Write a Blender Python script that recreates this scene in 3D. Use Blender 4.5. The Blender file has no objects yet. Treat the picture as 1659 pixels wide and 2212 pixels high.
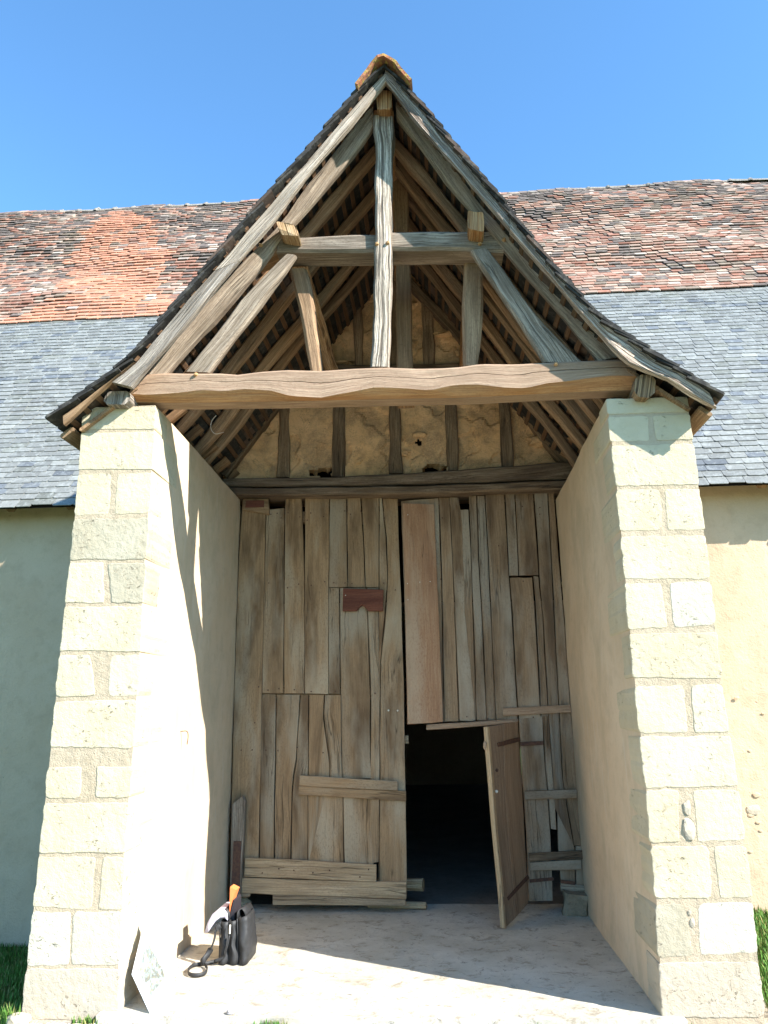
import bpy, math, random
import numpy as np
from mathutils import noise, Vector, Matrix
random.seed(7)
rnd = random.Random(11)
S = bpy.context.scene
COL = S.collection

# ------------------------------------------------------------------ camera
FPX = 1695.09
pit, yaw, rol = [math.radians(a) for a in (14.44037, 3.706445, -0.828633)]
CAM = np.array([0.154961, -7.144988, 1.6])
FW = np.array([-math.sin(yaw)*math.cos(pit), math.cos(yaw)*math.cos(pit), math.sin(pit)])
rt_ = np.array([math.cos(yaw), math.sin(yaw), 0.0]); up_ = np.cross(rt_, FW)
RT = rt_*math.cos(rol)+up_*math.sin(rol); UP = -rt_*math.sin(rol)+up_*math.cos(rol)
cd = bpy.data.cameras.new('camera'); cam = bpy.data.objects.new('camera', cd); COL.objects.link(cam)
cd.sensor_fit = 'VERTICAL'; cd.sensor_height = 24; cd.lens = FPX/2212*24
cd.clip_start = .05; cd.clip_end = 3000
M = Matrix(((RT[0], UP[0], -FW[0]), (RT[1], UP[1], -FW[1]), (RT[2], UP[2], -FW[2]))).to_4x4()
M.translation = Vector(CAM); cam.matrix_world = M
S.camera = cam

# ------------------------------------------------------------------ light
SUN_EL = math.radians(35.3); SX, SY = .879, -.477
W = bpy.data.worlds.new('World'); S.world = W; W.use_nodes = True
nt = W.node_tree; nt.nodes.clear()
sky = nt.nodes.new('ShaderNodeTexSky'); sky.sky_type = 'NISHITA'; sky.sun_disc = False
sky.sun_elevation = SUN_EL; sky.sun_rotation = math.atan2(SX, SY)
sky.air_density = 1.0; sky.dust_density = .15; sky.ozone_density = 2.2; sky.altitude = 120
bg = nt.nodes.new('ShaderNodeBackground'); bg.inputs[1].default_value = .127
wo = nt.nodes.new('ShaderNodeOutputWorld'); tm = nt.nodes.new('ShaderNodeMix'); tm.data_type = 'RGBA'; tm.blend_type = 'MULTIPLY'; tm.inputs[0].default_value = 1; tm.inputs[7].default_value = (.62, .925, 1.06, 1)
nt.links.new(sky.outputs[0], tm.inputs[6]); nt.links.new(tm.outputs[2], bg.inputs[0]); nt.links.new(bg.outputs[0], wo.inputs[0])
sd = bpy.data.lights.new('sun', 'SUN'); sd.energy = 4.5; sd.angle = math.radians(.5); sd.color = (1, .96, .895)
so = bpy.data.objects.new('sun', sd); COL.objects.link(so)
so.rotation_euler = Vector((SX*math.cos(SUN_EL), SY*math.cos(SUN_EL), math.sin(SUN_EL))).to_track_quat('Z', 'Y').to_euler()
S.view_settings.view_transform = 'Standard'; S.view_settings.look = 'None'
S.view_settings.gamma = 1; S.view_settings.use_curve_mapping = False
S.view_settings.exposure = 1.58

# ------------------------------------------------------------------ helpers
def at(p, Y=None, X=None, Z=None, pl=None):
    """surveyed point of the building on a known plane"""
    d = FW+RT*(p[0]-829.5)/FPX-UP*(p[1]-1106)/FPX
    if Y is not None: t = (Y-CAM[1])/d[1]
    elif X is not None: t = (X-CAM[0])/d[0]
    elif Z is not None: t = (Z-CAM[2])/d[2]
    else:
        n = np.array(pl[0]); t = (pl[1]-n@CAM)/(n@d)
    return CAM+d*t
def conv(ox, oy, k):
    return lambda x, y: ((ox+x/k)/1.15732, (oy+y/k)/1.15732)
zA = conv(500, 100, 1.8433); zB = conv(500, 550, 1.8433)
zL = conv(0, 450, 2.37); zR = conv(1200, 400, 2.3042)
d1 = conv(500, 1200, 2.765); d2 = conv(950, 1200, 2.765); d3 = conv(500, 1800, 2.765); d4 = conv(950, 1800, 2.765)
z5 = conv(0, 1900, 2.37); z6 = conv(1450, 950, 2.949); z7 = conv(1450, 1700, 2.5723); z8 = conv(0, 950, 2.3283)
dd = lambda x, y: (x, y)
def pts(f, *a): return [f(*q) for q in a]

def nz(p, f=1.0, o=0.0):
    return noise.noise(Vector((p[0]*f+o, p[1]*f+o*.7, p[2]*f-o)))
def mesh(name, verts, faces, mat=None, uvs=None, cols=None, smooth=False, mi=None):
    me = bpy.data.meshes.new(name)
    me.from_pydata([tuple(map(float, v)) for v in verts], [], [tuple(map(int, f)) for f in faces])
    if uvs is not None:
        l = me.uv_layers.new(name='UVMap'); flat = [c for f in uvs for q in f for c in q]; l.data.foreach_set('uv', flat)
    if cols is not None:
        a = me.color_attributes.new('col', 'FLOAT_COLOR', 'CORNER')
        a.data.foreach_set('color', np.asarray(cols, dtype=np.float32).ravel())
    for m in (mat if isinstance(mat, (list, tuple)) else [mat]): me.materials.append(m)
    if mi is not None: me.polygons.foreach_set('material_index', mi)
    if smooth: me.polygons.foreach_set('use_smooth', [True]*len(me.polygons))
    me.update()
    return me
def link(name, me, parent=None):
    o = bpy.data.objects.new(name, me); COL.objects.link(o)
    if parent is not None: o.parent = parent; 
    return o
def tag(o, label, cat=None, group=None, kind=None):
    if label: o['label'] = label
    if cat: o['category'] = cat
    if group: o['group'] = group
    if kind: o['kind'] = kind
    return o
def thing(name, label, cat, group=None):
    o = bpy.data.objects.new(name, None); COL.objects.link(o); o.empty_display_size = .2
    return tag(o, label, cat, group)

def resample(P, n):
    P = [np.array(p, float) for p in P]
    L = [0]
    for a, b in zip(P, P[1:]): L.append(L[-1]+np.linalg.norm(b-a))
    out = []
    for i in range(n):
        s = L[-1]*i/(n-1); k = 0
        while k < len(L)-2 and s > L[k+1]: k += 1
        t = (s-L[k])/max(1e-9, L[k+1]-L[k]); out.append(P[k]*(1-t)+P[k+1]*t)
    return out

def loft(name, st, mat, parent, bev=.012, rough=.004, freq=3.0, endj=.0, face_mat=None, smooth=False, uvo=None):
    """st: stations (origin, a, b) -> one rough hewn timber"""
    off = rnd.uniform(0, 90)
    uo = rnd.uniform(0, 50) if uvo is None else uvo
    vs, ring_uv, us = [], [], []
    L = 0; prev = None
    for i, (o, a, b) in enumerate(st):
        la, lb = np.linalg.norm(a), np.linalg.norm(b)
        sb, tb = min(.3, bev/la), min(.3, bev/lb)
        rp = [(sb, 0), (.36, 0), (.64, 0), (1-sb, 0), (1, tb), (1, .5), (1, 1-tb), (1-sb, 1), (.5, 1), (sb, 1), (0, 1-tb), (0, .5), (0, tb)]
        c = o+a*.5+b*.5
        if prev is not None: L += np.linalg.norm(c-prev)
        prev = c
        v = 0; row = []; q0 = None
        for (s, t) in rp:
            q = o+a*s+b*t
            if q0 is not None: v += np.linalg.norm(q-q0)
            q0 = q; row.append(v)
            r = rough*nz(q, freq, off)*1.6+rough*.5*nz(q, freq*5, off)
            e = (a/la)*(s-.5)*2*r+(b/lb)*(t-.5)*2*r
            if endj and i in (0, len(st)-1):
                dn = st[1][0]-st[0][0] if i == 0 else st[-2][0]-st[-1][0]
                e = e+dn/np.linalg.norm(dn)*endj*(nz(q, 25, off)+.3)
            vs.append(q+e)
        row.append(v+lb*.5); ring_uv.append(row); us.append(L)
    n = len(rp); faces, uvs, mi = [], [], []
    for i in range(len(st)-1):
        for j in range(n):
            k = (j+1) % n
            faces.append((i*n+j, i*n+k, (i+1)*n+k, (i+1)*n+j))
            uvs.append([(us[i]+uo, ring_uv[i][j]+uo), (us[i]+uo, ring_uv[i][j+1]+uo), (us[i+1]+uo, ring_uv[i+1][j+1]+uo), (us[i+1]+uo, ring_uv[i+1][j]+uo)])
            mi.append(face_mat.get(j, 0) if face_mat else 0)
    for i, rev in ((0, 1), (len(st)-1, 0)):
        idx = [i*n+j for j in range(n)]
        o, a, b = st[i]; la, lb = np.linalg.norm(a), np.linalg.norm(b)
        uv = [(uo+t*lb*.25, uo+s*la) for s, t in rp]
        if rev: idx, uv = idx[::-1], uv[::-1]
        faces.append(idx); uvs.append(uv); mi.append(0)
    # orientation: make normals consistent
    o, a, b = st[0]; dirv = st[1][0]-st[0][0]
    if np.dot(np.cross(a, b), dirv) > 0: pass
    else:
        faces = [f[::-1] for f in faces]; uvs = [u[::-1] for u in uvs]
    me = mesh(name, vs, faces, mat, uvs, smooth=smooth, mi=mi)
    return link(name, me, parent)

def beam(name, f, top, bot, Y, depth, mat, parent, step=.14, **k):
    """timber whose front face (two edge lines) lies in the plane Y"""
    A = [at(f(*p), Y=Y) for p in top]; B = [at(f(*p), Y=Y) for p in bot]
    L = max(np.linalg.norm(A[-1]-A[0]), .1); n = max(3, int(L/k.pop('st', step))+1)
    A, B = resample(A, n), resample(B, n)
    d = np.array((0, depth, 0.))
    return loft(name, [(a, b-a, d) for a, b in zip(A, B)], mat, parent, **k)

def bar(name, P0, P1, w, h, mat, parent, up=(0, 0, 1), n=None, wob=0.0, taper=1.0, roll=0.0, **k):
    P0, P1 = np.array(P0, float), np.array(P1, float); L = np.linalg.norm(P1-P0); t = (P1-P0)/L
    up = np.array(up, float); s = np.cross(t, up); s /= np.linalg.norm(s); u = np.cross(s, t)
    if roll: s, u = s*math.cos(roll)+u*math.sin(roll), -s*math.sin(roll)+u*math.cos(roll)
    n = n or max(3, int(L/.16)+1); of = rnd.uniform(0, 50); st = []
    for i in range(n):
        q = i/(n-1); c = P0+(P1-P0)*q
        if wob: c = c+s*wob*noise.noise(Vector((q*L*1.1, of, 0)))+u*wob*noise.noise(Vector((q*L*1.1, of, 9)))
        m = 1+(taper-1)*q
        st.append((c-s*w*m/2-u*h*m/2, s*w*m, u*h*m))
    return loft(name, st, mat, parent, **k)

# ------------------------------------------------------------------ materials
class NT:
    def __init__(s, name, rough=.9):
        s.m = bpy.data.materials.new(name); s.m.use_nodes = True; s.t = s.m.node_tree
        s.b = s.t.nodes['Principled BSDF']; s.b.inputs['Roughness'].default_value = rough
        s.b.inputs['Specular IOR Level'].default_value = .25
    def n(s, t, **k):
        x = s.t.nodes.new(t)
        for a, b in k.items(): setattr(x, a, b)
        return x
    def l(s, a, b): s.t.links.new(a, b)
    def mapping(s, src, sc, loc=(0, 0, 0)):
        m = s.n('ShaderNodeMapping'); m.inputs['Scale'].default_value = sc; m.inputs['Location'].default_value = loc; s.l(src, m.inputs[0]); return m.outputs[0]
    def noise(s, vec, sc, det=4, rough=.55, dist=0):
        x = s.n('ShaderNodeTexNoise'); x.inputs['Scale'].default_value = sc; x.inputs['Detail'].default_value = det
        x.inputs['Roughness'].default_value = rough; x.inputs['Distortion'].default_value = dist
        if vec is not None: s.l(vec, x.inputs['Vector'])
        return x.outputs['Fac']
    def ramp(s, fac, st, interp='LINEAR'):
        x = s.n('ShaderNodeValToRGB'); x.color_ramp.interpolation = interp; s.l(fac, x.inputs[0]); e = x.color_ramp.elements
        while len(e) < len(st): e.new(.5)
        for q, (p, c) in zip(e, st): q.position = p; q.color = (*c, 1) if isinstance(c, tuple) else (c, c, c, 1)
        return x.outputs[0]
    def mix(s, fac, a, b, mode='MIX'):
        x = s.n('ShaderNodeMix', data_type='RGBA', blend_type=mode)
        for v, i in ((fac, 0), (a, 6), (b, 7)):
            if isinstance(v, (int, float)): x.inputs[i].default_value = v
            elif isinstance(v, tuple): x.inputs[i].default_value = (*v, 1)
            else: s.l(v, x.inputs[i])
        return x.outputs[2]
    def math(s, op, a, b=None, c=None):
        x = s.n('ShaderNodeMath', operation=op)
        for i, v in enumerate((a, b, c)):
            if v is None: continue
            if isinstance(v, (int, float)): x.inputs[i].default_value = v
            else: s.l(v, x.inputs[i])
        return x.outputs[0]
    def bump(s, h, st=.5, d=.01, prev=None):
        x = s.n('ShaderNodeBump'); x.inputs['Strength'].default_value = st; x.inputs['Distance'].default_value = d; s.l(h, x.inputs['Height'])
        if prev is not None: s.l(prev, x.inputs['Normal'])
        return x.outputs[0]
    def out(s, col, nrm=None):
        if isinstance(col, tuple): s.b.inputs['Base Color'].default_value = (*col, 1)
        else: s.l(col, s.b.inputs['Base Color'])
        if nrm is not None: s.l(nrm, s.b.inputs['Normal'])
        return s.m

def wood(name, base, light, dark, crack=.5, stain=.5, contrast=1.0, bumpd=.006, tint=None, rand=.25, groove=0, speck=.45, seam=None):
    base, light, dark = [(c[0]*1.08, c[1]*.97, c[2]*.88) for c in (base, light, dark)]
    t = NT(name, .88); uv = t.n('ShaderNodeTexCoord').outputs['UV']
    wn = t.noise(uv, 2.2, 3); 
    wv = t.n('ShaderNodeVectorMath', operation='MULTIPLY_ADD'); t.l(wn, wv.inputs[0]); wv.inputs[1].default_value = (0, .05, 0); t.l(uv, wv.inputs[2])
    v = wv.outputs[0]
    fine = t.noise(t.mapping(v, (3.5, 150, 1)), 1, 5, .65)
    mid = t.noise(t.mapping(v, (1.3, 30, 1)), 1, 6, .65)
    big = t.noise(t.mapping(uv, (1.1, 5, 1), (7, 3, 0)), 1, 5, .6)
    c = t.mix(t.ramp(mid, [(.5-.12/contrast, 0.0), (.5+.13/contrast, 1.0)]), base, light)
    c = t.mix(t.math('MULTIPLY', t.ramp(fine, [(.42, 1.0), (.58, 0.0)]), .55*min(contrast, 1.3)), c, dark)
    c = t.mix(t.math('MULTIPLY', t.ramp(big, [(.47, 0.0), (.62, 1.0)]), stain*1.15), c, dark)
    if tint:
        tn = t.noise(t.mapping(uv, (.9, 3.2, 1), (1, 31, 0)), 1, 4)
        c = t.mix(t.math('MULTIPLY', t.ramp(tn, [(.46, 0.0), (.62, 1.0)]), .8), c, tint)
    ck = t.noise(t.mapping(v, (.55, 17, 1), (3, 0, 5)), 1, 3, .5)
    ckm = t.math('SUBTRACT', 1.0, t.ramp(t.math('ABSOLUTE', t.math('SUBTRACT', ck, .5)), [(.0, 0.0), (.012, 1.0)]))
    gate = t.ramp(t.noise(t.mapping(uv, (.7, 3, 1), (11, 2, 0)), 1, 2), [(.5, 0.0), (.56, 1.0)])
    ckm = t.math('MULTIPLY', t.math('MULTIPLY', ckm, gate), crack)
    c = t.mix(ckm, c, (.02, .015, .012))
    sp_ = t.noise(t.mapping(uv, (38, 70, 1), (5, 5, 5)), 1, 4, .7); sg = t.noise(t.mapping(uv, (1.6, 5, 1), (9, 9, 0)), 1, 4, .6)
    c = t.mix(t.math('MULTIPLY', t.math('MULTIPLY', t.ramp(sp_, [(.50, 0.0), (.62, 1.0)]), t.ramp(sg, [(.40, .25), (.60, 1.0)])), speck), c, dark)
    if groove:
        gr = t.noise(t.mapping(v, (.8, 58, 1), (2, 8, 1)), 1, 3, .55)
        gm = t.math('MULTIPLY', t.ramp(gr, [(.40, 1.0), (.485, 0.0)]), groove); c = t.mix(gm, c, dark); ckm = t.math('MAXIMUM', ckm, t.math('MULTIPLY', gm, .8))
    if seam is not None:
        xy = t.n('ShaderNodeSeparateXYZ'); t.l(uv, xy.inputs[0])
        wv2 = t.noise(t.mapping(uv, (1.7, 0, 0)), 1, 5, .6)
        ln = t.math('ABSOLUTE', t.math('SUBTRACT', t.math('ADD', xy.outputs[1], t.math('MULTIPLY', wv2, .07)), seam+.035))
        lm = t.ramp(ln, [(.0015, 1.0), (.0035, 0.0)]); c = t.mix(t.math('MULTIPLY', lm, .85), c, (.06, .035, .02)); ckm = t.math('MAXIMUM', ckm, lm)
    r = t.n('ShaderNodeObjectInfo').outputs['Random']
    c = t.mix(1.0, c, t.ramp(r, [(0.0, (1-rand, 1-rand, 1-rand)), (1.0, (1+rand*.0+.0+.12, 1.08, 1.02))]), 'MULTIPLY')
    h = t.math('SUBTRACT', t.math('ADD', t.math('MULTIPLY', fine, .6), mid), t.math('MULTIPLY', ckm, 1.5))
    return t.out(c, t.bump(h, .8, bumpd))

W_GREY = wood('weathered_grey_oak', (.265, .235, .195), (.46, .425, .37), (.095, .075, .058), .7, .45, 1.1)
W_SILVER = wood('silvered_oak', (.33, .31, .28), (.62, .60, .56), (.13, .115, .10), .8, .3, 1.2, .009, groove=.35)
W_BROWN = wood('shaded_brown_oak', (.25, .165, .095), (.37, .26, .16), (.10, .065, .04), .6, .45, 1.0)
W_RAFT = wood('rafter_oak', (.29, .205, .13), (.44, .335, .225), (.12, .08, .052), .5, .5, 1.0)
W_KING = wood('bleached_king_post_oak', (.40, .38, .34), (.74, .72, .67), (.07, .06, .052), .5, .1, 1.3, .02, groove=.75)
W_TIE = wood('fresh_sawn_oak', (.30, .23, .18), (.39, .315, .25), (.17, .12, .085), .3, .4, 1.0, rand=0, seam=.085)
W_ADZE = wood('adzed_orange_oak', (.37, .205, .10), (.47, .30, .16), (.20, .10, .05), .2, .3, .9, .01, rand=0)
W_BARK = wood('bark_edged_oak', (.42, .39, .35), (.70, .68, .65), (.09, .055, .04), 1, .2, 1.4, .02, groove=.6)
W_LATH = wood('batten_wood', (.14, .085, .05), (.21, .14, .085), (.05, .032, .022), .1, .3, .9, .002)
W_GABLE = wood('gable_stud_oak', (.25, .185, .12), (.36, .285, .195), (.07, .05, .034), .9, .6, 1.1, .008)
W_LINT = wood('lintel_oak', (.22, .175, .125), (.34, .285, .215), (.07, .05, .036), .8, .5, 1.2, .008)
W_DOORL = wood('door_plank_tan', (.265, .19, .115), (.35, .27, .175), (.10, .07, .044), 0.7, .62, .6, .004, tint=(.38, .32, .235), rand=.14, speck=.35)
W_DOORR = wood('door_plank_grey', (.225, .17, .115), (.31, .25, .18), (.09, .064, .044), .75, .62, .65, .004, tint=(.36, .32, .26), rand=.14, speck=.35)
W_RED = wood('red_board', (.34, .215, .135), (.41, .29, .195), (.20, .11, .07), .5, .45, .8, .003, tint=(.44, .33, .23), rand=.05)
W_DKRED = wood('dark_red_board', (.12, .045, .03), (.18, .08, .055), (.06, .025, .02), .3, .4, .8, .003, rand=.05)
W_RAIL = wood('door_rail_grey', (.37, .30, .20), (.48, .41, .30), (.18, .14, .095), .7, .35, 1.0, .005)
W_WICK = wood('wicket_plank', (.29, .22, .165), (.38, .31, .24), (.15, .11, .08), .6, .35, 1.0, .004, rand=.1)
W_END = wood('cut_end_oak', (.42, .33, .20), (.60, .52, .38), (.18, .10, .05), .8, .35, 1.3, .008, rand=.05)
W_ENDO = wood('orange_cut_end_oak', (.36, .20, .09), (.55, .40, .24), (.16, .08, .035), .8, .35, 1.3, .008, rand=.05)

def plaster(name, c1, c2, c3, sc=3, bumpd=.01, grain=90, pits=.5, streak=False, mould=0):
    t = NT(name, .95); p = t.n('ShaderNodeNewGeometry').outputs['Position']
    big = t.noise(p, sc, 5, .6); fine = t.noise(p, grain, 3, .7); med = t.noise(p, sc*6, 4, .6)
    c = t.mix(t.ramp(big, [(.35, 0.0), (.65, 1.0)]), c1, c2)
    c = t.mix(t.math('MULTIPLY', t.ramp(med, [(.5, 0.0), (.72, 1.0)]), .6), c, c3)
    if streak:
        gp = t.noise(t.mapping(p, (1, 1, .5), (3, 8, 1)), 2.3, 6, .65, .5)
        c = t.mix(t.math('MULTIPLY', t.ramp(gp, [(.48, 0.0), (.66, 1.0)]), .55), c, (.43, .35, .24))
        st = t.noise(t.mapping(p, (1, 1, .12)), 16, 3)
        c = t.mix(t.math('MULTIPLY', t.ramp(st, [(.60, 0.0), (.72, 1.0)]), .45), c, (.62, .56, .46))
    c = t.mix(t.math('MULTIPLY', t.ramp(fine, [(.35, 1.0), (.5, 0.0)]), .22), c, c3)
    if mould:
        m1 = t.noise(p, 2.6, 5, .6, .4); m2 = t.noise(p, 55, 4, .75)
        c = t.mix(t.math('MULTIPLY', t.math('MULTIPLY', t.ramp(m1, [(.46, 0.0), (.56, 1.0)]), t.ramp(m2, [(.40, .45), (.56, 1.0)])), mould), c, (.13, .10, .065))
        ck = t.noise(p, 5, 6, .6, .6); c = t.mix(t.math('MULTIPLY', t.ramp(t.math('ABSOLUTE', t.math('SUBTRACT', ck, .5)), [(0.0, 1.0), (.006, 0.0)]), .6), c, (.14, .09, .05))
    vo = t.n('ShaderNodeTexVoronoi'); vo.inputs['Scale'].default_value = 13; t.l(p, vo.inputs['Vector'])
    pit_ = t.math('MULTIPLY', t.ramp(vo.outputs['Distance'], [(.03, 1.0), (.09, 0.0)]), t.ramp(t.noise(p, 4, 2), [(.55, 0.0), (.6, 1.0)]))
    c = t.mix(t.math('MULTIPLY', pit_, pits), c, (.12, .10, .075))
    h = t.math('SUBTRACT', t.math('ADD', t.math('MULTIPLY', fine, .35), t.math('MULTIPLY', med, .8)), t.math('MULTIPLY', pit_, pits))
    return t.out(c, t.bump(h, .7, bumpd))
P_REVEAL = plaster('lime_plaster', (.60, .455, .305), (.655, .515, .365), (.51, .395, .27), 1.6, .006, 110, .35, True)
P_MORTAR = plaster('sandy_mortar', (.44, .355, .245), (.48, .39, .28), (.34, .27, .18), 3, .02, 140, .6)
P_WALL = plaster('sandy_render', (.53, .385, .255), (.58, .44, .30), (.44, .32, .21), 1.2, .016, 60, .4)
P_DAUB = plaster('earth_daub', (.70, .42, .20), (.74, .47, .25), (.42, .25, .125), 2.2, .018, 70, .6, mould=.45)

def limestone(name, c1, c2, dark=.0):
    t = NT(name, .9); p = t.n('ShaderNodeNewGeometry').outputs['Position']
    r = t.n('ShaderNodeObjectInfo').outputs['Random']
    big = t.noise(p, 3.2, 5, .6); fine = t.noise(p, 160, 2, .6); med = t.noise(p, 26, 5, .65)
    c = t.mix(t.ramp(big, [(.38, 0.0), (.64, 1.0)]), c1, c2)
    c = t.mix(1.0, c, t.ramp(r, [(0.0, (.95, .94, .92)), (.55, (1, 1, .99)), (1.0, (1.03, 1.03, 1.03))]), 'MULTIPLY')
    lich = t.ramp(t.noise(p, 7, 6, .7), [(.58, 0.0), (.70, 1.0)])
    c = t.mix(t.math('MULTIPLY', lich, .35+dark), c, (.40, .345, .225))
    pk = t.ramp(t.noise(t.mapping(p, (1, 1, 1.5)), 30, 4, .8, .6), [(.35, 1.0), (.40, 0.0)])
    gate = t.ramp(t.noise(p, 5.5, 3), [(.50, 0.0), (.60, 1.0)])
    pk = t.math('MULTIPLY', pk, gate)
    c = t.mix(t.math('MULTIPLY', pk, .55), c, (.22, .19, .13))
    h = t.math('SUBTRACT', t.math('ADD', t.math('MULTIPLY', fine, .2), med), t.math('MULTIPLY', pk, 1.6))
    return t.out(c, t.bump(h, .8, .010))
ST = limestone('cream_limestone', (.52, .44, .30), (.575, .50, .36))
ST_W = limestone('pale_limestone', (.52, .47, .365), (.55, .505, .405))
ST_G = limestone('lichened_limestone', (.41, .355, .255), (.46, .41, .31), .4)
ST_P = limestone('plinth_limestone', (.47, .395, .295), (.50, .435, .34), .05)

def tilemat(name, use_attr, lich=.5, rough=.85, spots=(.50, .46, .38)):
    t = NT(name, rough); p = t.n('ShaderNodeNewGeometry').outputs['Position']
    if use_attr:
        a = t.n('ShaderNodeAttribute', attribute_name='col'); c = a.outputs['Color']
    else: c = t.n('ShaderNodeObjectInfo').outputs['Color']
    m1 = t.noise(p, 14, 5, .7); m2 = t.noise(p, 45, 3, .7); m3 = t.noise(p, 2.2, 3)
    c = t.mix(t.math('MULTIPLY', t.ramp(m1, [(.50, 0.0), (.66, 1.0)]), lich*.8), c, spots)
    c = t.mix(t.math('MULTIPLY', t.ramp(m2, [(.56, 0.0), (.68, 1.0)]), lich*.8), c, (.05, .045, .04))
    c = t.mix(t.math('MULTIPLY', t.ramp(m3, [(.45, 0.0), (.7, 1.0)]), .15), c, (.10, .09, .08))
    return t.out(c, t.bump(t.math('ADD', m1, t.math('MULTIPLY', m2, .5)), .5, .006))
T_A, T_O = tilemat('clay_tiles', True, .42), tilemat('clay_tile_single', False, .42)
T_SA, T_SO = tilemat('slates', True, .6, .48, (.40, .42, .40)), tilemat('slate_single', False, .6, .48, (.40, .42, .40))
T_PA, T_PO = tilemat('porch_tiles', True, .12), tilemat('porch_tile_single', False, .16)
def ridge_mat():
    t = NT('lichened_ridge_clay', .9); p = t.n('ShaderNodeNewGeometry').outputs['Position']
    c = t.mix(t.ramp(t.noise(p, 12, 5), [(.42, 0.0), (.58, 1.0)]), (.33, .13, .065), (.17, .09, .055))
    c = t.mix(t.ramp(t.noise(p, 22, 5, .7), [(.5, 0.0), (.6, 1.0)]), c, (.34, .25, .06))
    c = t.mix(t.ramp(t.noise(p, 30, 5, .7), [(.60, 0.0), (.68, 1.0)]), c, (.05, .05, .04))
    return t.out(c, t.bump(t.noise(p, 60, 4), .8, .01))
M_RIDGE = ridge_mat()
M_MORT = plaster('grey_ridge_mortar', (.24, .22, .19), (.30, .28, .245), (.12, .11, .095), 5, .02, 60, .5)
def floor_mat():
    t = NT('worn_lime_floor', .93); p = t.n('ShaderNodeNewGeometry').outputs['Position']
    c = t.mix(t.ramp(t.noise(p, 1.7, 6, .65), [(.38, 0.0), (.62, 1.0)]), (.48, .435, .345), (.61, .565, .47))
    sm = t.noise(t.mapping(p, (1, 1.15, 1)), 7, 8, .80, .6)
    c = t.mix(t.math('MULTIPLY', t.ramp(sm, [(.53, 0.0), (.62, 1.0)]), .7), c, (.25, .205, .15))
    rd = t.noise(t.mapping(p, (1, 2.6, 1), (4, 9, 2)), 6, 5, .7, .5)
    c = t.mix(t.math('MULTIPLY', t.ramp(rd, [(.65, 0.0), (.71, 1.0)]), .7), c, (.36, .23, .14))
    dk = t.noise(t.mapping(p, (1, 1.1, 1), (14, 3, 2)), 15, 6, .8, .5)
    c = t.mix(t.math('MULTIPLY', t.ramp(dk, [(.59, 0.0), (.65, 1.0)]), .7), c, (.12, .11, .095))
    h = t.math('ADD', sm, t.math('MULTIPLY', dk, .5))
    return t.out(c, t.bump(h, .9, .014))
M_FLOOR = floor_mat()
P_DIRTY = plaster('dirty_stone', (.27, .21, .14), (.34, .275, .19), (.15, .115, .075), 6, .03, 50, .6)
M_EARTH = plaster('beaten_earth', (.16, .145, .12), (.22, .20, .165), (.10, .09, .07), 2, .02, 40, .4)
M_GRAVG = plaster('gravelly_ground', (.42, .36, .27), (.50, .44, .34), (.25, .20, .14), 8, .03, 60, .6)
def simple(name, c, rough=.6, spec=.3, noise_=None):
    t = NT(name, rough); t.b.inputs['Specular IOR Level'].default_value = spec
    if noise_:
        p = t.n('ShaderNodeNewGeometry').outputs['Position']; f = t.noise(p, noise_[0], 4)
        return t.out(t.mix(t.ramp(f, [(.4, 0.0), (.62, 1.0)]), c, noise_[1]), t.bump(f, .4, .004))
    return t.out(c)
def grassmat():
    t = NT('grass_blades', .7); a = t.n('ShaderNodeAttribute', attribute_name='col')
    t.b.inputs['Subsurface Weight'].default_value = 0
    return t.out(a.outputs['Color'])
M_GRASS = grassmat()
M_SOIL = simple('turf_soil', (.05, .085, .02), .95, .1, (9, (.08, .12, .03)))
M_IRON = simple('rusty_iron', (.085, .045, .035), .8, .3, (40, (.13, .065, .04)))
M_LEATH = simple('black_leather', (.022, .022, .022), .58, .35, (30, (.03, .03, .032)))
M_SHEEN = simple('lilac_sheen', (.52, .48, .56), .7, .3)  # pale sheen of the black flap, put into the base colour
M_ORANGE = simple('orange_card', (.85, .22, .07), .6, .3)
M_DARK = simple('dark_card', (.03, .025, .03), .6, .3)
M_METAL = simple('buckle_metal', (.6, .58, .5), .3, .8)
M_YEL = simple('new_pine', (.62, .50, .27), .7, .3)
M_CORD = simple('pale_cord', (.55, .50, .42), .8, .2)
M_FLINT = simple('flint', (.50, .47, .46), .6, .4, (25, (.20, .17, .17)))
M_DECK = simple('roof_deck', (.045, .035, .028), .95, .1)

# ------------------------------------------------------------------ ground
PF = -2.276      # front plane of piers
def gz(x, y):
    z = -.05
    if x < -2.2: z -= .22*min(1, (-2.2-x)/1.0)*min(1, max(0, (y+2.8)/2.0)) 
    if x < -2.2 and y < -2: z -= .0
    if x > 2.0: z += .04*min(1, (x-2)/.6)
    return z
def ground():
    xs = [-400, -60, -14, -8]+list(np.arange(-6, 6.01, .25))+[8, 12, 60, 400]; ys = [-400, -60, -14]+list(np.arange(-8, 1.01, .25))+[40, 900]
    vs = [(x, y, gz(x, y)+(.012*nz((x, y, 0), 2) if abs(x) < 7 else 0)) for y in ys for x in xs]; n = len(xs)
    fs = [(j*n+i, j*n+i+1, (j+1)*n+i+1, (j+1)*n+i) for j in range(len(ys)-1) for i in range(n-1)]
    def gi(f):
        x = (vs[f[0]][0]+vs[f[2]][0])/2; y = (vs[f[0]][1]+vs[f[2]][1])/2
        return 1 if (-2.25 < x < 1.95 and y < 0) else 0
    o = link('ground', mesh('ground', vs, fs, [M_SOIL, M_GRAVG], mi=[gi(f) for f in fs], smooth=True)); tag(o, 'grassy ground around the porch with a gravel strip in front', kind='structure')
ground()
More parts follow.
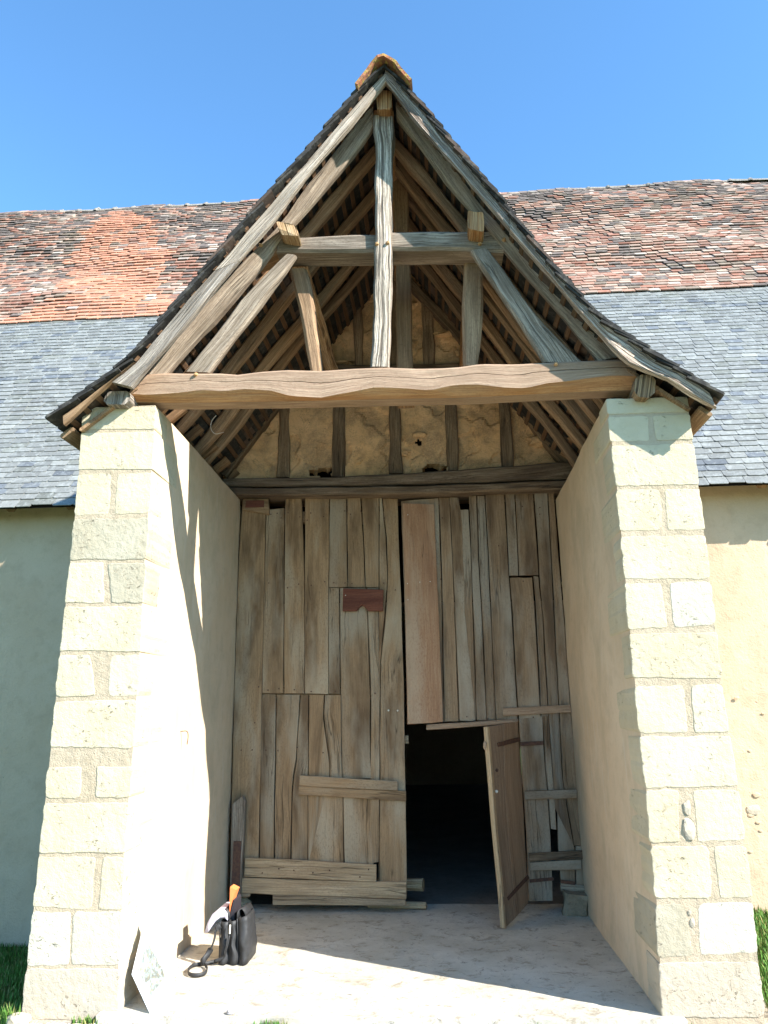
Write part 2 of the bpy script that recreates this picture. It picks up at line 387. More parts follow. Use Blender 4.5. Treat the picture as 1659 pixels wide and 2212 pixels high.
def slab():
    x0, x1, y0, y1 = -1.80, 1.42, -2.345, .30; nx, ny = 54, 44; vs = []; rng = rnd
    for j in range(ny+1):
        for i in range(nx+1):
            x = x0+(x1-x0)*i/nx; y = y0+(y1-y0)*j/ny
            if j == 0: y += .012*nz((x, 0, 0), 6)
            vs.append((x, y, .006*nz((x, y, 0), 2.3)+.003*nz((x, y, 0), 11)))
    fs = [(j*(nx+1)+i, j*(nx+1)+i+1, (j+1)*(nx+1)+i+1, (j+1)*(nx+1)+i) for j in range(ny) for i in range(nx)]
    b = len(vs)
    for i in range(nx+1): vs.append((vs[i][0], vs[i][1]-.004, -.12))
    fs += [(i, b+i, b+i+1, i+1) for i in range(nx)]
    o = link('porch_floor', mesh('porch_floor', vs, fs, M_FLOOR)); tag(o, 'worn pale floor slab inside the porch', kind='structure')
slab()
o = link('barn_floor', mesh('barn_floor', [(-14, .302, -.006), (12, .302, -.006), (12, 13, -.006), (-14, 13, -.006)], [(0, 1, 2, 3)], M_EARTH)); tag(o, 'dark earth floor inside the barn', kind='structure')

# ------------------------------------------------------------------ barn (wall and tiled roof)
EZ, EY, SL = 3.524, -.30, 1.219
K = 1/math.hypot(1, SL); DS = np.array((0, K, SL*K)); DN = np.array((0, -SL*K, K))
def ridgez(x):
    X = [-14, -8.4, -3.1, 1.7, 4, 6.5, 12]; Zs = [11.3, 11.43, 11.40, 11.02, 11.10, 11.07, 10.9]
    return float(np.interp(x, X, Zs))
smax = lambda x: (ridgez(x)-EZ)/(SL*K)
SB = lambda x: float(np.interp(x, [-5.3, 3.7], [(6.957-EZ)/(SL*K), (7.025-EZ)/(SL*K)]))
# porch profile, upper surface of the roof at the verge
VY = -2.46
PL = [at(p, Y=VY) for p in ((828, 132), (770, 192), (555, 440), (400, 622), (270, 775), (185, 838), (98, 902))]
PR = [at(p, Y=VY) for p in ((832, 132), (885, 186), (1090, 430), (1200, 570), (1300, 680), (1430, 765), (1567, 851))]
def porchz(x):
    P = [(p[0], p[2]) for p in PL[::-1]]+[(p[0], p[2]) for p in PR]
    if x < P[0][0] or x > P[-1][0]: return -9
    return float(np.interp(x, [p[0] for p in P], [p[1] for p in P]))
barn = thing('barn', 'long barn with rendered walls and steep roof of clay tiles over slates', 'barn')
def box_mesh(w, l, t, jit=0):
    # tile: x width, y along slope (0 = lower edge), z thickness; small chamfer of the lower corners
    c = w*.08
    o = [(-w/2+c, 0), (w/2-c, 0), (w/2, c), (w/2, l), (-w/2, l), (-w/2, c)]
    vs = [(x, y, 0) for x, y in o]+[(x, y, t) for x, y in o]; n = 6
    fs = [tuple(range(n, 2*n)), tuple(range(n-1, -1, -1))]+[(i, (i+1) % n, n+(i+1) % n, n+i) for i in range(n)]
    return np.array(vs), fs
def wave(x, s, tile):
    a = noise.noise(Vector((x*.55, s*.7, 3.3)))*.09+noise.noise(Vector((x*1.6, s*1.3, 8)))*.03
    return a*(1.0 if tile else .35)
def tilecolor(x, s, S0, S1):
    q = (s-S0)/(S1-S0); r = rnd.random()
    left = x < -1
    if left:
        cx = -4.35-1.5*q; hw = np.interp(q, [0, .06, .15, .5, .8, .93], [1.5, 1.15, .80, .85, .62, .25])
        if abs(x-cx) < hw+.25*noise.noise(Vector((x*2, s*3, 1))) and q < .94:
            if r < .86:
                k = rnd.uniform(.82, 1.1); return (.47*k, .215*k, .13*k)
        dk = .20+.45*max(0, (q-.35)/.65)
        if q < .2: dk -= .12
    else: dk = .13+.45*max(0, (q-.55)/.45)
    dk += .35*noise.noise(Vector((x*.8, s*1.2, 5)))
    if r < dk: k = rnd.uniform(.7, 1.3); return (.13*k, .10*k, .085*k)
    r = rnd.random(); k = rnd.uniform(.75, 1.2)
    if r < .09: return (.38*k, .31*k, .26*k)
    if r < .3: return (.36*k, .25*k, .19*k)
    if r < .65: return (.30*k, .165*k, .115*k)
    if r < .85: return (.26*k, .115*k, .075*k)
    return (.20*k, .15*k, .11*k)
def slatecolor(x, s):
    k = .88*rnd.uniform(.82, 1.16)*(1+.14*noise.noise(Vector((x*.9, s*1.1, 2)))); r = rnd.random()
    if r < .10: return (.15*k, .163*k, .175*k)
    if r < .17: return (.27*k, .275*k, .255*k)
    if r < .27: return (.20*k, .205*k, .18*k)
    return (.225*k, .23*k, .215*k)
def roof_cover():
    roof = None
    # deck
    xs = list(np.arange(-14, 12.01, .5)); vs, fs = [], []
    for x in xs:
        z1 = smax(x); 
        for s in (0, .62, z1): vs.append(np.array((x, EY, EZ))+DS*s-DN*(.02 if s < .1 else .06))
        top = np.array((x, EY, EZ))+DS*z1
        vs.append((x, 12.9, EZ-.05))
    for i in range(len(xs)-1):
        a, b = i*4, i*4+4; xm = (xs[i]+xs[i+1])/2
        if not (-2.05 < xm < 1.75): fs.append((a, b, b+1, a+1))
        fs.append((a+1, b+1, b+2, a+2)); fs.append((a+2, b+2, b+3, a+3))
    roof = link('roof', mesh('roof', vs, fs, M_DECK), barn); roof['label'] = 'steep roof, clay tiles above and slates below'
    items = []
    # slates
    j = 0; ex = .098
    while j*ex < SB(0):
        s = j*ex; x = -11+(j % 2)*.085+rnd.uniform(0, .02)
        while x < 9.5:
            w = rnd.choice((.14, .17, .17, .20)); xc = x+w/2; x += w+.003
            p = np.array((xc, EY, EZ))+DS*s
            if -2.5 < xc < 2.1 and p[2] < porchz(xc)-.02: continue
            ss = s-.004*rnd.random()-(.012 if rnd.random() < .05 else 0)-(.03*rnd.random() if j == 0 else 0)
            items.append((0, xc, ss, w, .21, .005+.003*rnd.random(), slatecolor(xc, s), rnd.gauss(0, .010)*(3 if rnd.random() < .04 else 1), wave(xc, s, 0)*.6))
        j += 1
    j = 0; n = 49
    while j < n:
        x = -11+(j % 2)*.085
        while x < 9.5:
            w = .165+rnd.uniform(-.012, .012); xc = x+w/2; x += w+.004
            S0, S1 = SB(xc), smax(xc); s = S0+(S1-S0)*j/n
            p = np.array((xc, EY, EZ))+DS*s
            if -2.5 < xc < 2.1 and p[2] < porchz(xc)-.02: continue
            items.append((1, xc, s+rnd.gauss(0, .006), w, .26, .012+.007*rnd.random(), tilecolor(xc, s, S0, S1), rnd.gauss(0, .024), wave(xc, s, 1)*min(1, .15+(s-S0)/.9)+.009*rnd.random()))
        j += 1
    def mat_of(it):
        kind, xc, s, w, l, t, c, rz, wv = it
        tilt = math.atan2(.016 if kind == 0 else .034, l)
        ca, sa = math.cos(rz), math.sin(rz); ct, st = math.cos(tilt), math.sin(tilt)
        X = np.array((1., 0, 0)); Yv = DS*ct-DN*st; Zv = DN*ct+DS*st
        X2 = X*ca+Yv*sa; Y2 = -X*sa+Yv*ca
        o = np.array((xc, EY, EZ))+DS*s+DN*(wv+(.022 if kind == 0 else .034))
        return X2, Y2, Zv, o
    # the 300 of each kind that show largest
    def size(it):
        p = np.array((it[1], EY, EZ))+DS*it[2]; v = p-CAM; z = v@FW
        u = 829.5+FPX*(v@RT)/z; w = 1106-FPX*(v@UP)/z
        hid = u < 5 or u > 1655 or w < 0 or (180 < u < 1500 and w > 850)
        # hidden behind the porch roof
        if not hid:
            q = CAM+v*((VY-CAM[1])/v[1])
            if q[2] < porchz(q[0])-.03: hid = True
            if w > 870 and 165 < u < 1505: hid = True
        return -1 if hid else 1/np.linalg.norm(v)
    sz = [size(it) for it in items]
    single = set()
    for kd in (0, 1):
        idx = sorted([i for i in range(len(items)) if items[i][0] == kd and sz[i] > 0], key=lambda i: -sz[i])[:298]
        single |= set(idx)
    me = {}
    for i in single:
        it = items[i]; key = (it[0], round(it[3], 2), )
        if key not in me:
            v, f = box_mesh(key[1], it[4], .007 if it[0] == 0 else .016); me[key] = mesh('slate' if it[0] == 0 else 'roof_tile', v, f, T_SO if it[0] == 0 else T_O)
        o = link('slate' if it[0] == 0 else 'roof_tile', me[key], roof)
        X, Y, Z, og = mat_of(it)
        o.matrix_world = Matrix(((X[0], Y[0], Z[0], og[0]), (X[1], Y[1], Z[1], og[1]), (X[2], Y[2], Z[2], og[2]), (0, 0, 0, 1)))
        o.color = (*it[6], 1)
    for kd, nm, mt in ((0, 'slate_courses', T_SA), (1, 'clay_tile_courses', T_A)):
        V, Fc, C = [], [], []; b = 0
        for i, it in enumerate(items):
            if it[0] != kd or i in single: continue
            v, f = box_mesh(it[3], it[4], it[5]); X, Y, Z, og = mat_of(it)
            V.append(v[:, :1]*X+v[:, 1:2]*Y+v[:, 2:]*Z+og)
            for q in f:
                if len(q) == 6 and q[0] == 5: continue
                Fc.append(tuple(b+k for k in q)); C += [(*it[6], 1)]*len(q)
            b += len(v)
        o = link(nm, mesh(nm, np.concatenate(V), Fc, mt, cols=C), roof); o['kind'] = 'stuff'
    # ridge tiles bedded in mortar
    x = -10.8
    while x < 9.3:
        L = .37; p = np.array((x, EY, EZ))+DS*smax(x); q = np.array((x+L, EY, EZ))+DS*smax(x+L)
        p[2] += .02*nz(p, 1.5); vs, fs = [], []; nS = 8
        prof = [(0, .085), (.12, .08), (.8, .075), (.9, .095), (1, .10), (1.0, .07)]
        for (u, r) in prof:
            c = p+(q-p)*u
            for k in range(nS+1):
                an = math.pi*k/nS; rr = r*(1+.10*nz((x*7+k, u*5, 1), 1))
                vs.append((c[0], c[1]-rr*1.1*math.cos(an), c[2]-.02+rr*math.sin(an)*.95))
        m = nS+1
        for a in range(len(prof)-1):
            for k in range(nS): fs.append((a*m+k, a*m+k+1, (a+1)*m+k+1, (a+1)*m+k))
        # mortar knob
        b = len(vs); kx = q[0]; kr = rnd.uniform(.03, .06)
        for k in range(6): an = k*math.pi/3; vs.append((kx+kr*1.3*math.cos(an), q[1]+kr*math.sin(an), q[2]+.05))
        vs.append((kx, q[1], q[2]+.06+kr*1.1)); fs += [(b+k, b+(k+1) % 6, b+6) for k in range(6)]
        link('ridge_tile', mesh('ridge_tile', vs, fs, M_MORT, smooth=False), roof); x += L
roof_cover()

def wall_panel(name, x0, x1, z0, z1, mat, thick=.55, y=0, stones=()):
    nx, nzz = max(2, int((x1-x0)/.12)), max(2, int((z1-z0)/.12)); vs = []
    for j in range(nzz+1):
        for i in range(nx+1):
            x = x0+(x1-x0)*i/nx; z = z0+(z1-z0)*j/nzz
            vs.append((x, y-.018*nz((x, 0, z), 1.6)-.006*nz((x, 0, z), 6), z))
    m = nx+1; fs = [(j*m+i, j*m+i+1, (j+1)*m+i+1, (j+1)*m+i) for j in range(nzz) for i in range(nx)]
    b = len(vs); vs += [(x0, y+thick, z0), (x1, y+thick, z0), (x1, y+thick, z1), (x0, y+thick, z1)]
    fs += [(b+3, b+2, b+1, b), (nx, b+1, b+2, nzz*m+nx), (0, nzz*m, b+3, b), (nzz*m, nzz*m+nx, b+2, b+3)]
    return link(name, mesh(name, vs, fs, mat), barn)
wall_panel('wall', -14, -1.74, -.6, EZ+.29, P_WALL)
wall_panel('wall', 1.42, 12, -.6, EZ+.29, P_WALL)
# rear wall with two small openings, end walls
def plain(name, vs, fs, mat, parent): return link(name, mesh(name, vs, fs, mat), parent)
top_y = 12.2; oA = at((872.5, 1333), Y=top_y); oB = at((1131, 1665), Y=top_y)
def rear():
    zs = [-.6, -.4, oB[2]-.34, oB[2]+.5, oA[2]-.09, min(oA[2]+.09, 4.15), 4.3]; xs = [-14, oA[0]-.10, oA[0]+.10, oB[0]-.05, oB[0]+.06, 12]
    vs = [(x, top_y, z) for z in zs for x in xs]; n = len(xs); fs = []
    for j in range(len(zs)-1):
        for i in range(n-1):
            if (j == 2 and i == 3) or (j == 4 and i == 1): continue
            fs.append((j*n+i, j*n+i+1, (j+1)*n+i+1, (j+1)*n+i))
    o = plain('rear_wall', vs, fs, P_WALL, barn)
rear()
for x in (-14, 12):
    plain('end_wall', [(x, 0, -.6), (x, top_y, -.6), (x, top_y, 3.6), (x, 6.1, 11.3), (x, 0, 3.7)], [(0, 1, 2, 3, 4)], P_WALL, barn)
# rafter feet under the eaves
for x in list(np.arange(-7.6, -2.3, .62))+list(np.arange(2.5, 7, .62)):
    bar('rafter_foot', (x+rnd.uniform(-.05, .05), -.19, 3.535), (x, .3, 4.06), .08, .06, W_BROWN, barn, n=3)
# loose mortar/stone bits showing in the right wall
def pebble(name, c, r, mat, parent, sq=(1, 1, 1), sub=1, seed=0, jit=.35):
    import bmesh
    bm = bmesh.new(); bmesh.ops.create_icosphere(bm, subdivisions=sub, radius=1)
    for v in bm.verts:
        k = 1+jit*nz(v.co, 1.7, seed); v.co = Vector((v.co.x*sq[0]*r*k+c[0], v.co.y*sq[1]*r*k+c[1], v.co.z*sq[2]*r*k+c[2]))
    me = bpy.data.meshes.new(name); bm.to_mesh(me); bm.free(); me.materials.append(mat); return link(name, me, parent)
for i, (a, b, r) in enumerate(((1120, 835, 22), (1100, 870, 10), (1150, 915, 8), (1010, 115, 8), (1180, 215, 6), (1140, 740, 12), (1165, 970, 6), (1100, 1105, 6), (1095, 455, 6))):
    p = at(z7(a, b), Y=-.01); pebble('wall_stone', (p[0], -.006, p[2]), r*.0022, ST_P if i == 0 else P_WALL, barn, (1.3, .16, .8), 2, i*3.1)

# ------------------------------------------------------------------ piers
def smoothpoly(P, step=.025, r=.018):
    """densify a closed outline with rounded corners"""
    out = []; n = len(P)
    for i in range(n):
        a, b, c = P[i-1], P[i], P[(i+1) % n]
        la, lc = np.linalg.norm(a-b), np.linalg.norm(c-b); q = min(r, la*.3, lc*.3)
        p0 = b+(a-b)/la*q; p1 = b+(c-b)/lc*q
        pm = (p0+p1)/2*.45+b*.55
        out += [p0, pm, p1]
        nx = P[(i+1) % n]; e = nx+(b-nx)/lc*min(r, lc*.3); L = np.linalg.norm(e-p1); k = int(L/step)
        for m in range(1, k): out.append(p1+(e-p1)*m/k)
    return out
def stone(parent, corners, Y, depth, mat=None, proud=.010, jag=.006, name='stone', round_=.02, rgh=.004):
    of = rnd.uniform(0, 99)
    P = smoothpoly([np.array((c[0], 0, c[2])) for c in corners], r=round_)
    P = [p+np.array((nz(p, 22, of), 0, nz(p, 22, of+9)))*jag+np.array((nz(p, 6, of), 0, nz(p, 6, of+9)))*jag*.5 for p in P]
    c = sum(P)/len(P); n = len(P); vs = []
    def ring(ins, y, rn=0):
        for p in P:
            d = c-p; L = np.linalg.norm(d); q = p+d/L*min(ins, L*.8); vs.append((q[0], y-rn*nz((q[0], of, q[2]), 9), q[2]))
    ring(0, Y+depth); ring(0, Y+.004); ring(.003, Y-proud*.8, 0); ring(.008, Y-proud, .0006); ring(.05, Y-proud-.0005, .0008)
    vs.append((c[0], Y-proud-.0005, c[2])); fs = []
    for a in range(4):
        for i in range(n): k = (i+1) % n; fs.append((a*n+i, a*n+k, (a+1)*n+k, (a+1)*n+i))
    fs += [(4*n+i, 4*n+(i+1) % n, 5*n) for i in range(n)]
    # orientation: front must face -Y
    s = 0
    for i in range(n): p, q = P[i], P[(i+1) % n]; s += p[0]*q[2]-q[0]*p[2]
    if s < 0: fs = [f[::-1] for f in fs]
    return link(name, mesh(name, vs, fs, mat or ST), parent)

def pier(name, label, edgeL, edgeR, rows, side, seeds, group):
    """edgeL/edgeR: outline of the front face (top to bottom); rows: (yTop,yBottom,[split positions],materials)"""
    t = thing(name, label, 'pier', group)
    A = [at(p, Y=PF) for p in edgeL]; B = [at(p, Y=PF) for p in edgeR]
    zA = [p[2] for p in A][::-1]; xA = [p[0] for p in A][::-1]; zBv = [p[2] for p in B][::-1]; xB = [p[0] for p in B][::-1]
    XA = lambda z: float(np.interp(z, zA, xA)); XB = lambda z: float(np.interp(z, zBv, xB))
    ztop = (A[0][2]+B[0][2])/2
    # core: front mortar, inner plastered face, outer face, top
    nzv = 46; zs = [-.3+(ztop-.006+.3)*i/nzv for i in range(nzv+1)]; g = .007
    ny = 26; vs = []; rows_i = []
    def inner(z, y):
        q = (y-PF)/(0-PF)
        if side == 'L': return XB(z)-g, -1.69
        return XA(z)+g, 1.305
    for z in zs:
        row = []
        f0, f1 = XA(z)+g, XB(z)-g
        # order: outer back -> outer front -> inner front -> inner back
        if side == 'L': outer, inn, tgt = f0, f1, -1.69
        else: outer, inn, tgt = f1, f0, 1.302
        loop = [(outer, .0)]+[(outer, PF-.0006)]+[(outer+(inn-outer)*k/6, PF-.0006) for k in range(1, 6)]
        for k in range(ny+1):
            q = k/ny; y = PF-.0006+(0.01-PF)*q
            gi = .003*max(0, 1-q/.30)*(1 if side == 'R' else -1); x = inn+(tgt-inn)*min(1, q*1.6)+gi
            wv = .016*nz((0, y, z), 1.3)+.004*nz((0, y, z), 6); wv *= min(1, max(0, q-.23)*5)
            x += wv*(1 if side == 'L' else -1)
            loop.append((x, y))
        for x, y in loop:
            zz = z
            if z == zs[-1]: zz += .012*nz((x, y, 1), 3)-(.05*max(0, (y-PF)/2.3))
            vs.append((x, y, zz))
        rows_i.append(len(loop))
    m = rows_i[0]; fs = []; mi = []
    for j in range(nzv):
        for i in range(m-1):
            f = (j*m+i, j*m+i+1, (j+1)*m+i+1, (j+1)*m+i); fs.append(f if side == 'L' else f[::-1])
            mi.append(0 if i < 7 else 1)
    cap = [nzv*m+i for i in range(m)]; fs.append(cap if side == 'L' else cap[::-1]); mi.append(1)
    core = link('plastered_wall', mesh('plastered_wall', vs, fs, [P_MORTAR, P_REVEAL], mi=mi), t)
    rr = random.Random(seeds)
    for k, (f, y0, y1, splits, mats) in enumerate(rows):
        # row limits in world z taken near the middle of the pier
        xm = (A[0][0]+B[0][0])/2
        def W(p): return at(p, Y=PF)
        zt = [W(f(*q))[2] for q in y0]; zb = [W(f(*q))[2] for q in y1]
        xt = [W(f(*q))[0] for q in y0]; xb = [W(f(*q))[0] for q in y1]
        ZT = lambda x: float(np.interp(x, xt, zt)); ZB = lambda x: float(np.interp(x, xb, zb))
        zm = (zt[0]+zb[0])/2
        bounds = [None]+[s for s in splits]+[None]
        for i in range(len(bounds)-1):
            def edge(b, which, z):
                if b is None: return XA(z) if which == 0 else XB(z)
                s = b[0] if which == 1 else b[1]
                (pt, pb) = s; a_, b_ = W(f(*pt)), W(f(*pb)); q = (z-b_[2])/(a_[2]-b_[2]); return b_[0]+(a_[0]-b_[0])*q
            b0, b1 = bounds[i], bounds[i+1]
            cs = []
            for which, b, top in ((0, b0, 1), (1, b1, 1), (1, b1, 0), (0, b0, 0)):
                x = edge(b, which, (zt[0] if top else zb[0])); z = (ZT(x) if top else ZB(x)); x = edge(b, which, z); cs.append((x, 0, z))
            mt = mats[i % len(mats)]
            quoin = (side == 'R' and b0 is None) or (side == 'L' and b1 is None)
            dep = (rr.uniform(.40, .52) if (k % 2) else rr.uniform(.20, .29)) if quoin else .06
            stone(t, cs, PF, dep, mt, proud=rr.uniform(.002, .005), jag=.008 if k > 1 else .004, round_=rr.uniform(.012, .035))
    return t
def hs(xl, xr, y): return [(xl, y), (xr, y)]
def sp(xl, xr, yt, yb, xl2=None, xr2=None):   # left stone ends at xl, right stone starts at xr
    xl2 = xl if xl2 is None else xl2; xr2 = xr if xr2 is None else xr2
    return (((xl, yt), (xl2, yb)), ((xr, yt), (xr2, yb)))
LrowsL = [
 (z8, hs(480, 905, 160), hs(470, 905, 288), [], [ST]),
 (z8, [(465, 308), (905, 300)], hs(455, 900, 522), [], [ST]),
 (z8, [(455, 548), (895, 536)], [(435, 790), (875, 778)], [sp(652, 682, 545, 785, 636, 668)], [ST]),
 (z8, [(430, 808), (870, 805)], [(405, 1048), (850, 1046)], [], [ST_G]),
 (z8, [(400, 1062), (845, 1064)], [(378, 1300), (840, 1300)], [sp(606, 632, 1064, 1300, 604, 650)], [ST, ST_G]),
 (z8, hs(375, 835, 1318), [(345, 1575), (825, 1585)], [], [ST]),
 (z8, hs(345, 820, 1600), [(322, 1842), (800, 1842)], [sp(530, 645, 1600, 1840, 558, 628)], [ST]),
 (z8, [(318, 1868), (800, 1862)], [(292, 2138), (785, 2142)], [], [ST]),
 (z5, hs(288, 778, 38), [(265, 225), (765, 228)], [sp(490, 572, 38, 228, 478, 566)], [ST]),
 (z5, [(258, 258), (765, 250)], hs(232, 745, 552), [], [ST]),
 (z5, [(228, 572), (745, 570)], [(198, 872), (725, 890)], [sp(566, 608, 572, 885, 545, 580)], [ST]),
 (z5, [(190, 898), (722, 900)], [(158, 1222), (708, 1216)], [sp(424, 434, 900, 1220, 408, 416)], [ST_W]),
 (z5, [(155, 1236), (705, 1230)], [(130, 1540), (700, 1540)], [], [ST_P]),
]
pL = pier('stone_pier', 'cream ashlar pier whose inner face is blazing white in full sun', [z8(480, 152), z8(455, 540), z8(405, 1055), z8(345, 1590), z8(290, 2150), z5(228, 560), z5(155, 1230), z5(118, 1580)],
          [z8(911, 150), z8(900, 400), z8(850, 1055), z8(822, 1590), z8(783, 2150), z5(745, 560), z5(712, 1200), z5(706, 1560)], LrowsL, 'L', 3, 'ashlar piers carrying the porch roof')
LrowsR = [
 (z6, [(190, 142), (790, 124)], [(205, 255), (800, 236)], [], [ST]),
 (z6, [(208, 272), (805, 254)], [(225, 458), (825, 440)], [sp(500, 528, 265, 450, 512, 560)], [ST]),
 (z6, [(228, 485), (835, 470)], [(258, 788), (875, 770)], [], [ST]),
 (z6, [(264, 812), (880, 798)], [(284, 1118), (910, 1108)], [sp(592, 622, 806, 1114, 608, 645)], [ST]),
 (z6, [(290, 1152), (915, 1140)], [(320, 1470), (960, 1466)], [], [ST]),
 (z6, [(328, 1502), (965, 1482)], [(358, 1842), (1005, 1808)], [sp(604, 655, 1500, 1835, 648, 690)], [ST, ST_W]),
 (z6, [(362, 1872), (1010, 1858)], [(388, 2196), (1042, 2200)], [], [ST]),
 (z7, [(358, 42), (938, 22)], [(384, 344), (968, 342)], [sp(668, 712, 32, 344, 694, 736)], [ST]),
 (z7, [(388, 362), (972, 358)], [(414, 696), (1015, 684)], [], [ST]),
 (z7, [(418, 706), (1020, 704)], [(448, 1048), (1056, 1034)], [sp(632, 726, 706, 1040, 644, 756)], [ST]),
 (z7, [(454, 1066), (1062, 1062)], [(480, 1408), (1108, 1402)], [sp(828, 864, 1064, 1404, 856, 898)], [ST]),
 (z7, [(484, 1442), (1112, 1426)], [(498, 1788), (1145, 1752)], [sp(668, 758, 1440, 1785, 738, 772)], [ST_G, ST_W]),
 (z7, [(502, 1812), (1148, 1808)], [(524, 2170), (1192, 2170)], [], [ST_P]),
]
pR = pier('stone_pier', 'cream ashlar pier with shaded plaster inner face and shadowed cap stone', [z6(187, 138), z6(262, 800), z6(325, 1490), z6(385, 2160), z7(415, 690), z7(480, 1410), z7(522, 2150), z7(527, 2240)],
          [z6(793, 120), z6(880, 780), z6(965, 1480), z6(1045, 2200), z7(1020, 690), z7(1110, 1410), z7(1190, 2150), z7(1200, 2240)], LrowsR, 'R', 8, 'ashlar piers carrying the porch roof')
for i, (a, b, r) in enumerate(((690, 820, 17), (700, 965, 25), (722, 1560, 10), (705, 1495, 7))):
    p = at(z7(a, b), Y=PF); pebble('flint', (p[0], PF-.003, p[2]), r*.0017, ST_P, pR, (.8, .25, 1.3), 2, i*5.3, .5)

# ------------------------------------------------------------------ half timbered gable above the doors
gab = thing('gable_wall', 'half-timbered gable with crumbling ochre daub above the barn doors', 'gable wall')
def gable():
    a = [at(zB(*p), Y=0) for p in ((60, 1215), (360, 850), (790, 235), (850, 150), (930, 170), (1205, 545), (1440, 815), (1730, 1150), (1730, 1230), (60, 1240))]
    P = [(p[0], p[2]) for p in a]
    holes = [[(496, 1178), (500, 1150), (550, 1138), (606, 1132), (606, 1178)], [(1028, 1155), (1030, 1125), (1062, 1118), (1139, 1122), (1139, 1155)],
             [(990, 1018), (1000, 1008), (1025, 1012), (1022, 1028), (1000, 1030)], [(660, 646), (712, 636), (712, 648)]]
    H = [[(q[0], q[2]) for q in [at(zB(*p), Y=0) for p in h]] for h in holes]
    def inside(x, z, P):
        c = False
        for i in range(len(P)):
            (x1, z1), (x2, z2) = P[i], P[i-1]
            if (z1 > z) != (z2 > z) and x < (x2-x1)*(z-z1)/(z2-z1)+x1: c = not c
        return c
    st = .021; x0, z0 = -2.1, 3.75; nx, nn = int(3.9/st), int(2.6/st); idx = {}; vs = []; fs = []
    def vid(i, j):
        if (i, j) not in idx:
            x, z = x0+i*st, z0+j*st
            er = noise.noise(Vector((x*2.6, 4, z*2.6)))+.4*noise.noise(Vector((x*8, 4, z*8)))
            y = .035-.014*nz((x, 0, z), 3)-.008*nz((x, 0, z), 11)
            if er > .16: y += .022*min(1, (er-.16)*14)
            jx, jz = .004*nz((x, 1, z), 40), .004*nz((x, 5, z), 40)
            idx[(i, j)] = len(vs); vs.append((x+jx, y, z+jz))
        return idx[(i, j)]
    for j in range(nn):
        for i in range(nx):
            x, z = x0+(i+.5)*st, z0+(j+.5)*st
            if inside(x, z, P) and not any(inside(x+.012*nz((x, 0, z), 30), z, h) for h in H):
                fs.append((vid(i, j), vid(i+1, j), vid(i+1, j+1), vid(i, j+1)))
    o = link('daub_panel', mesh('daub_panel', vs, fs, P_DAUB, smooth=False), gab)
    s = o.modifiers.new('thick', 'SOLIDIFY'); s.thickness = .09; s.offset = -1
    for h, c in (((1120, 1190), 0),): pass
gable()
YG = .0
for (xt, yt, xt2, xb, yb, xb2) in ((364, 835, 412, 350, 1185, 408), (612, 800, 670, 606, 1182, 668), (872, 800, 920, 872, 1168, 930), (1124, 790, 1182, 1140, 1150, 1196),
                                   (1372, 795, 1428, 1392, 1135, 1448), (708, 370, 744, 712, 690, 752), (876, 200, 914, 880, 690, 918), (1016, 300, 1072, 1028, 680, 1084)):
    beam('stud', zB, [(xt, yt), (xb, yb)], [(xt2, yt), (xb2, yb)], YG, .1, W_GABLE, gab, rough=.012, freq=4, st=.09)
beam('rail', zB, [(540, 662), (880, 668), (1260, 652)], [(540, 700), (880, 705), (1260, 700)], YG-.03, .12, W_GABLE, gab, rough=.008)
beam('gable_rafter', zB, [(800, 205), (540, 545), (300, 850), (60, 1140)], [(812, 245), (580, 560), (365, 860), (120, 1185)], YG-.05, .12, W_GABLE, gab, rough=.008)
beam('gable_rafter', zB, [(905, 195), (1190, 480), (1440, 780), (1740, 1110)], [(890, 225), (1185, 545), (1420, 810), (1700, 1180)], YG-.05, .12, W_GABLE, gab, rough=.010)
beam('lintel', zB, [(90, 1192), (600, 1182), (1000, 1164), (1400, 1133), (1740, 1108)], [(120, 1226), (600, 1226), (1000, 1216), (1740, 1190)], YG-.10, .3, W_LINT, gab, rough=.007, bev=.015)
beam('lintel', zB, [(120, 1231), (600, 1231), (1000, 1221), (1740, 1195)], [(150, 1268), (600, 1268), (1000, 1262), (1740, 1236)], YG-.13, .30, W_LINT, gab, rough=.006, bev=.015)
beam('lintel', zB, [(120, 1270), (900, 1266), (1740, 1240)], [(150, 1300), (900, 1292), (1740, 1264)], YG+.10, .22, W_BROWN, gab, rough=.004)
# protruding bits of lath and rubble in the daub
for i, (a, b, r, s) in enumerate(((960, 395, 45, (1.5, .6, .5)), (960, 320, 34, (1.4, .5, .35)), (1140, 525, 48, (1.4, .6, .35)), (1560, 1020, 40, (1.4, .7, .7)), (1010, 990, 34, (1.3, .6, .5)),
                                  (730, 1112, 20, (1.1, .5, .9)), (640, 655, 44, (1.5, .4, .25)), (945, 1075, 24, (1.1, .5, .8)), (1190, 612, 18, (.8, .5, 1)), (770, 345, 26, (1, .5, .5)))):
    p = at(zB(a, b), Y=.03); pebble('rubble_stone', (p[0], .035, p[2]), r*.0019, P_DAUB, gab, s, 2, i*2.3, .6)

# ------------------------------------------------------------------ porch roof
por = thing('porch_roof', 'open timber porch roof with king post truss, tie beam and flat tiles', 'porch roof')
TY = -2.26
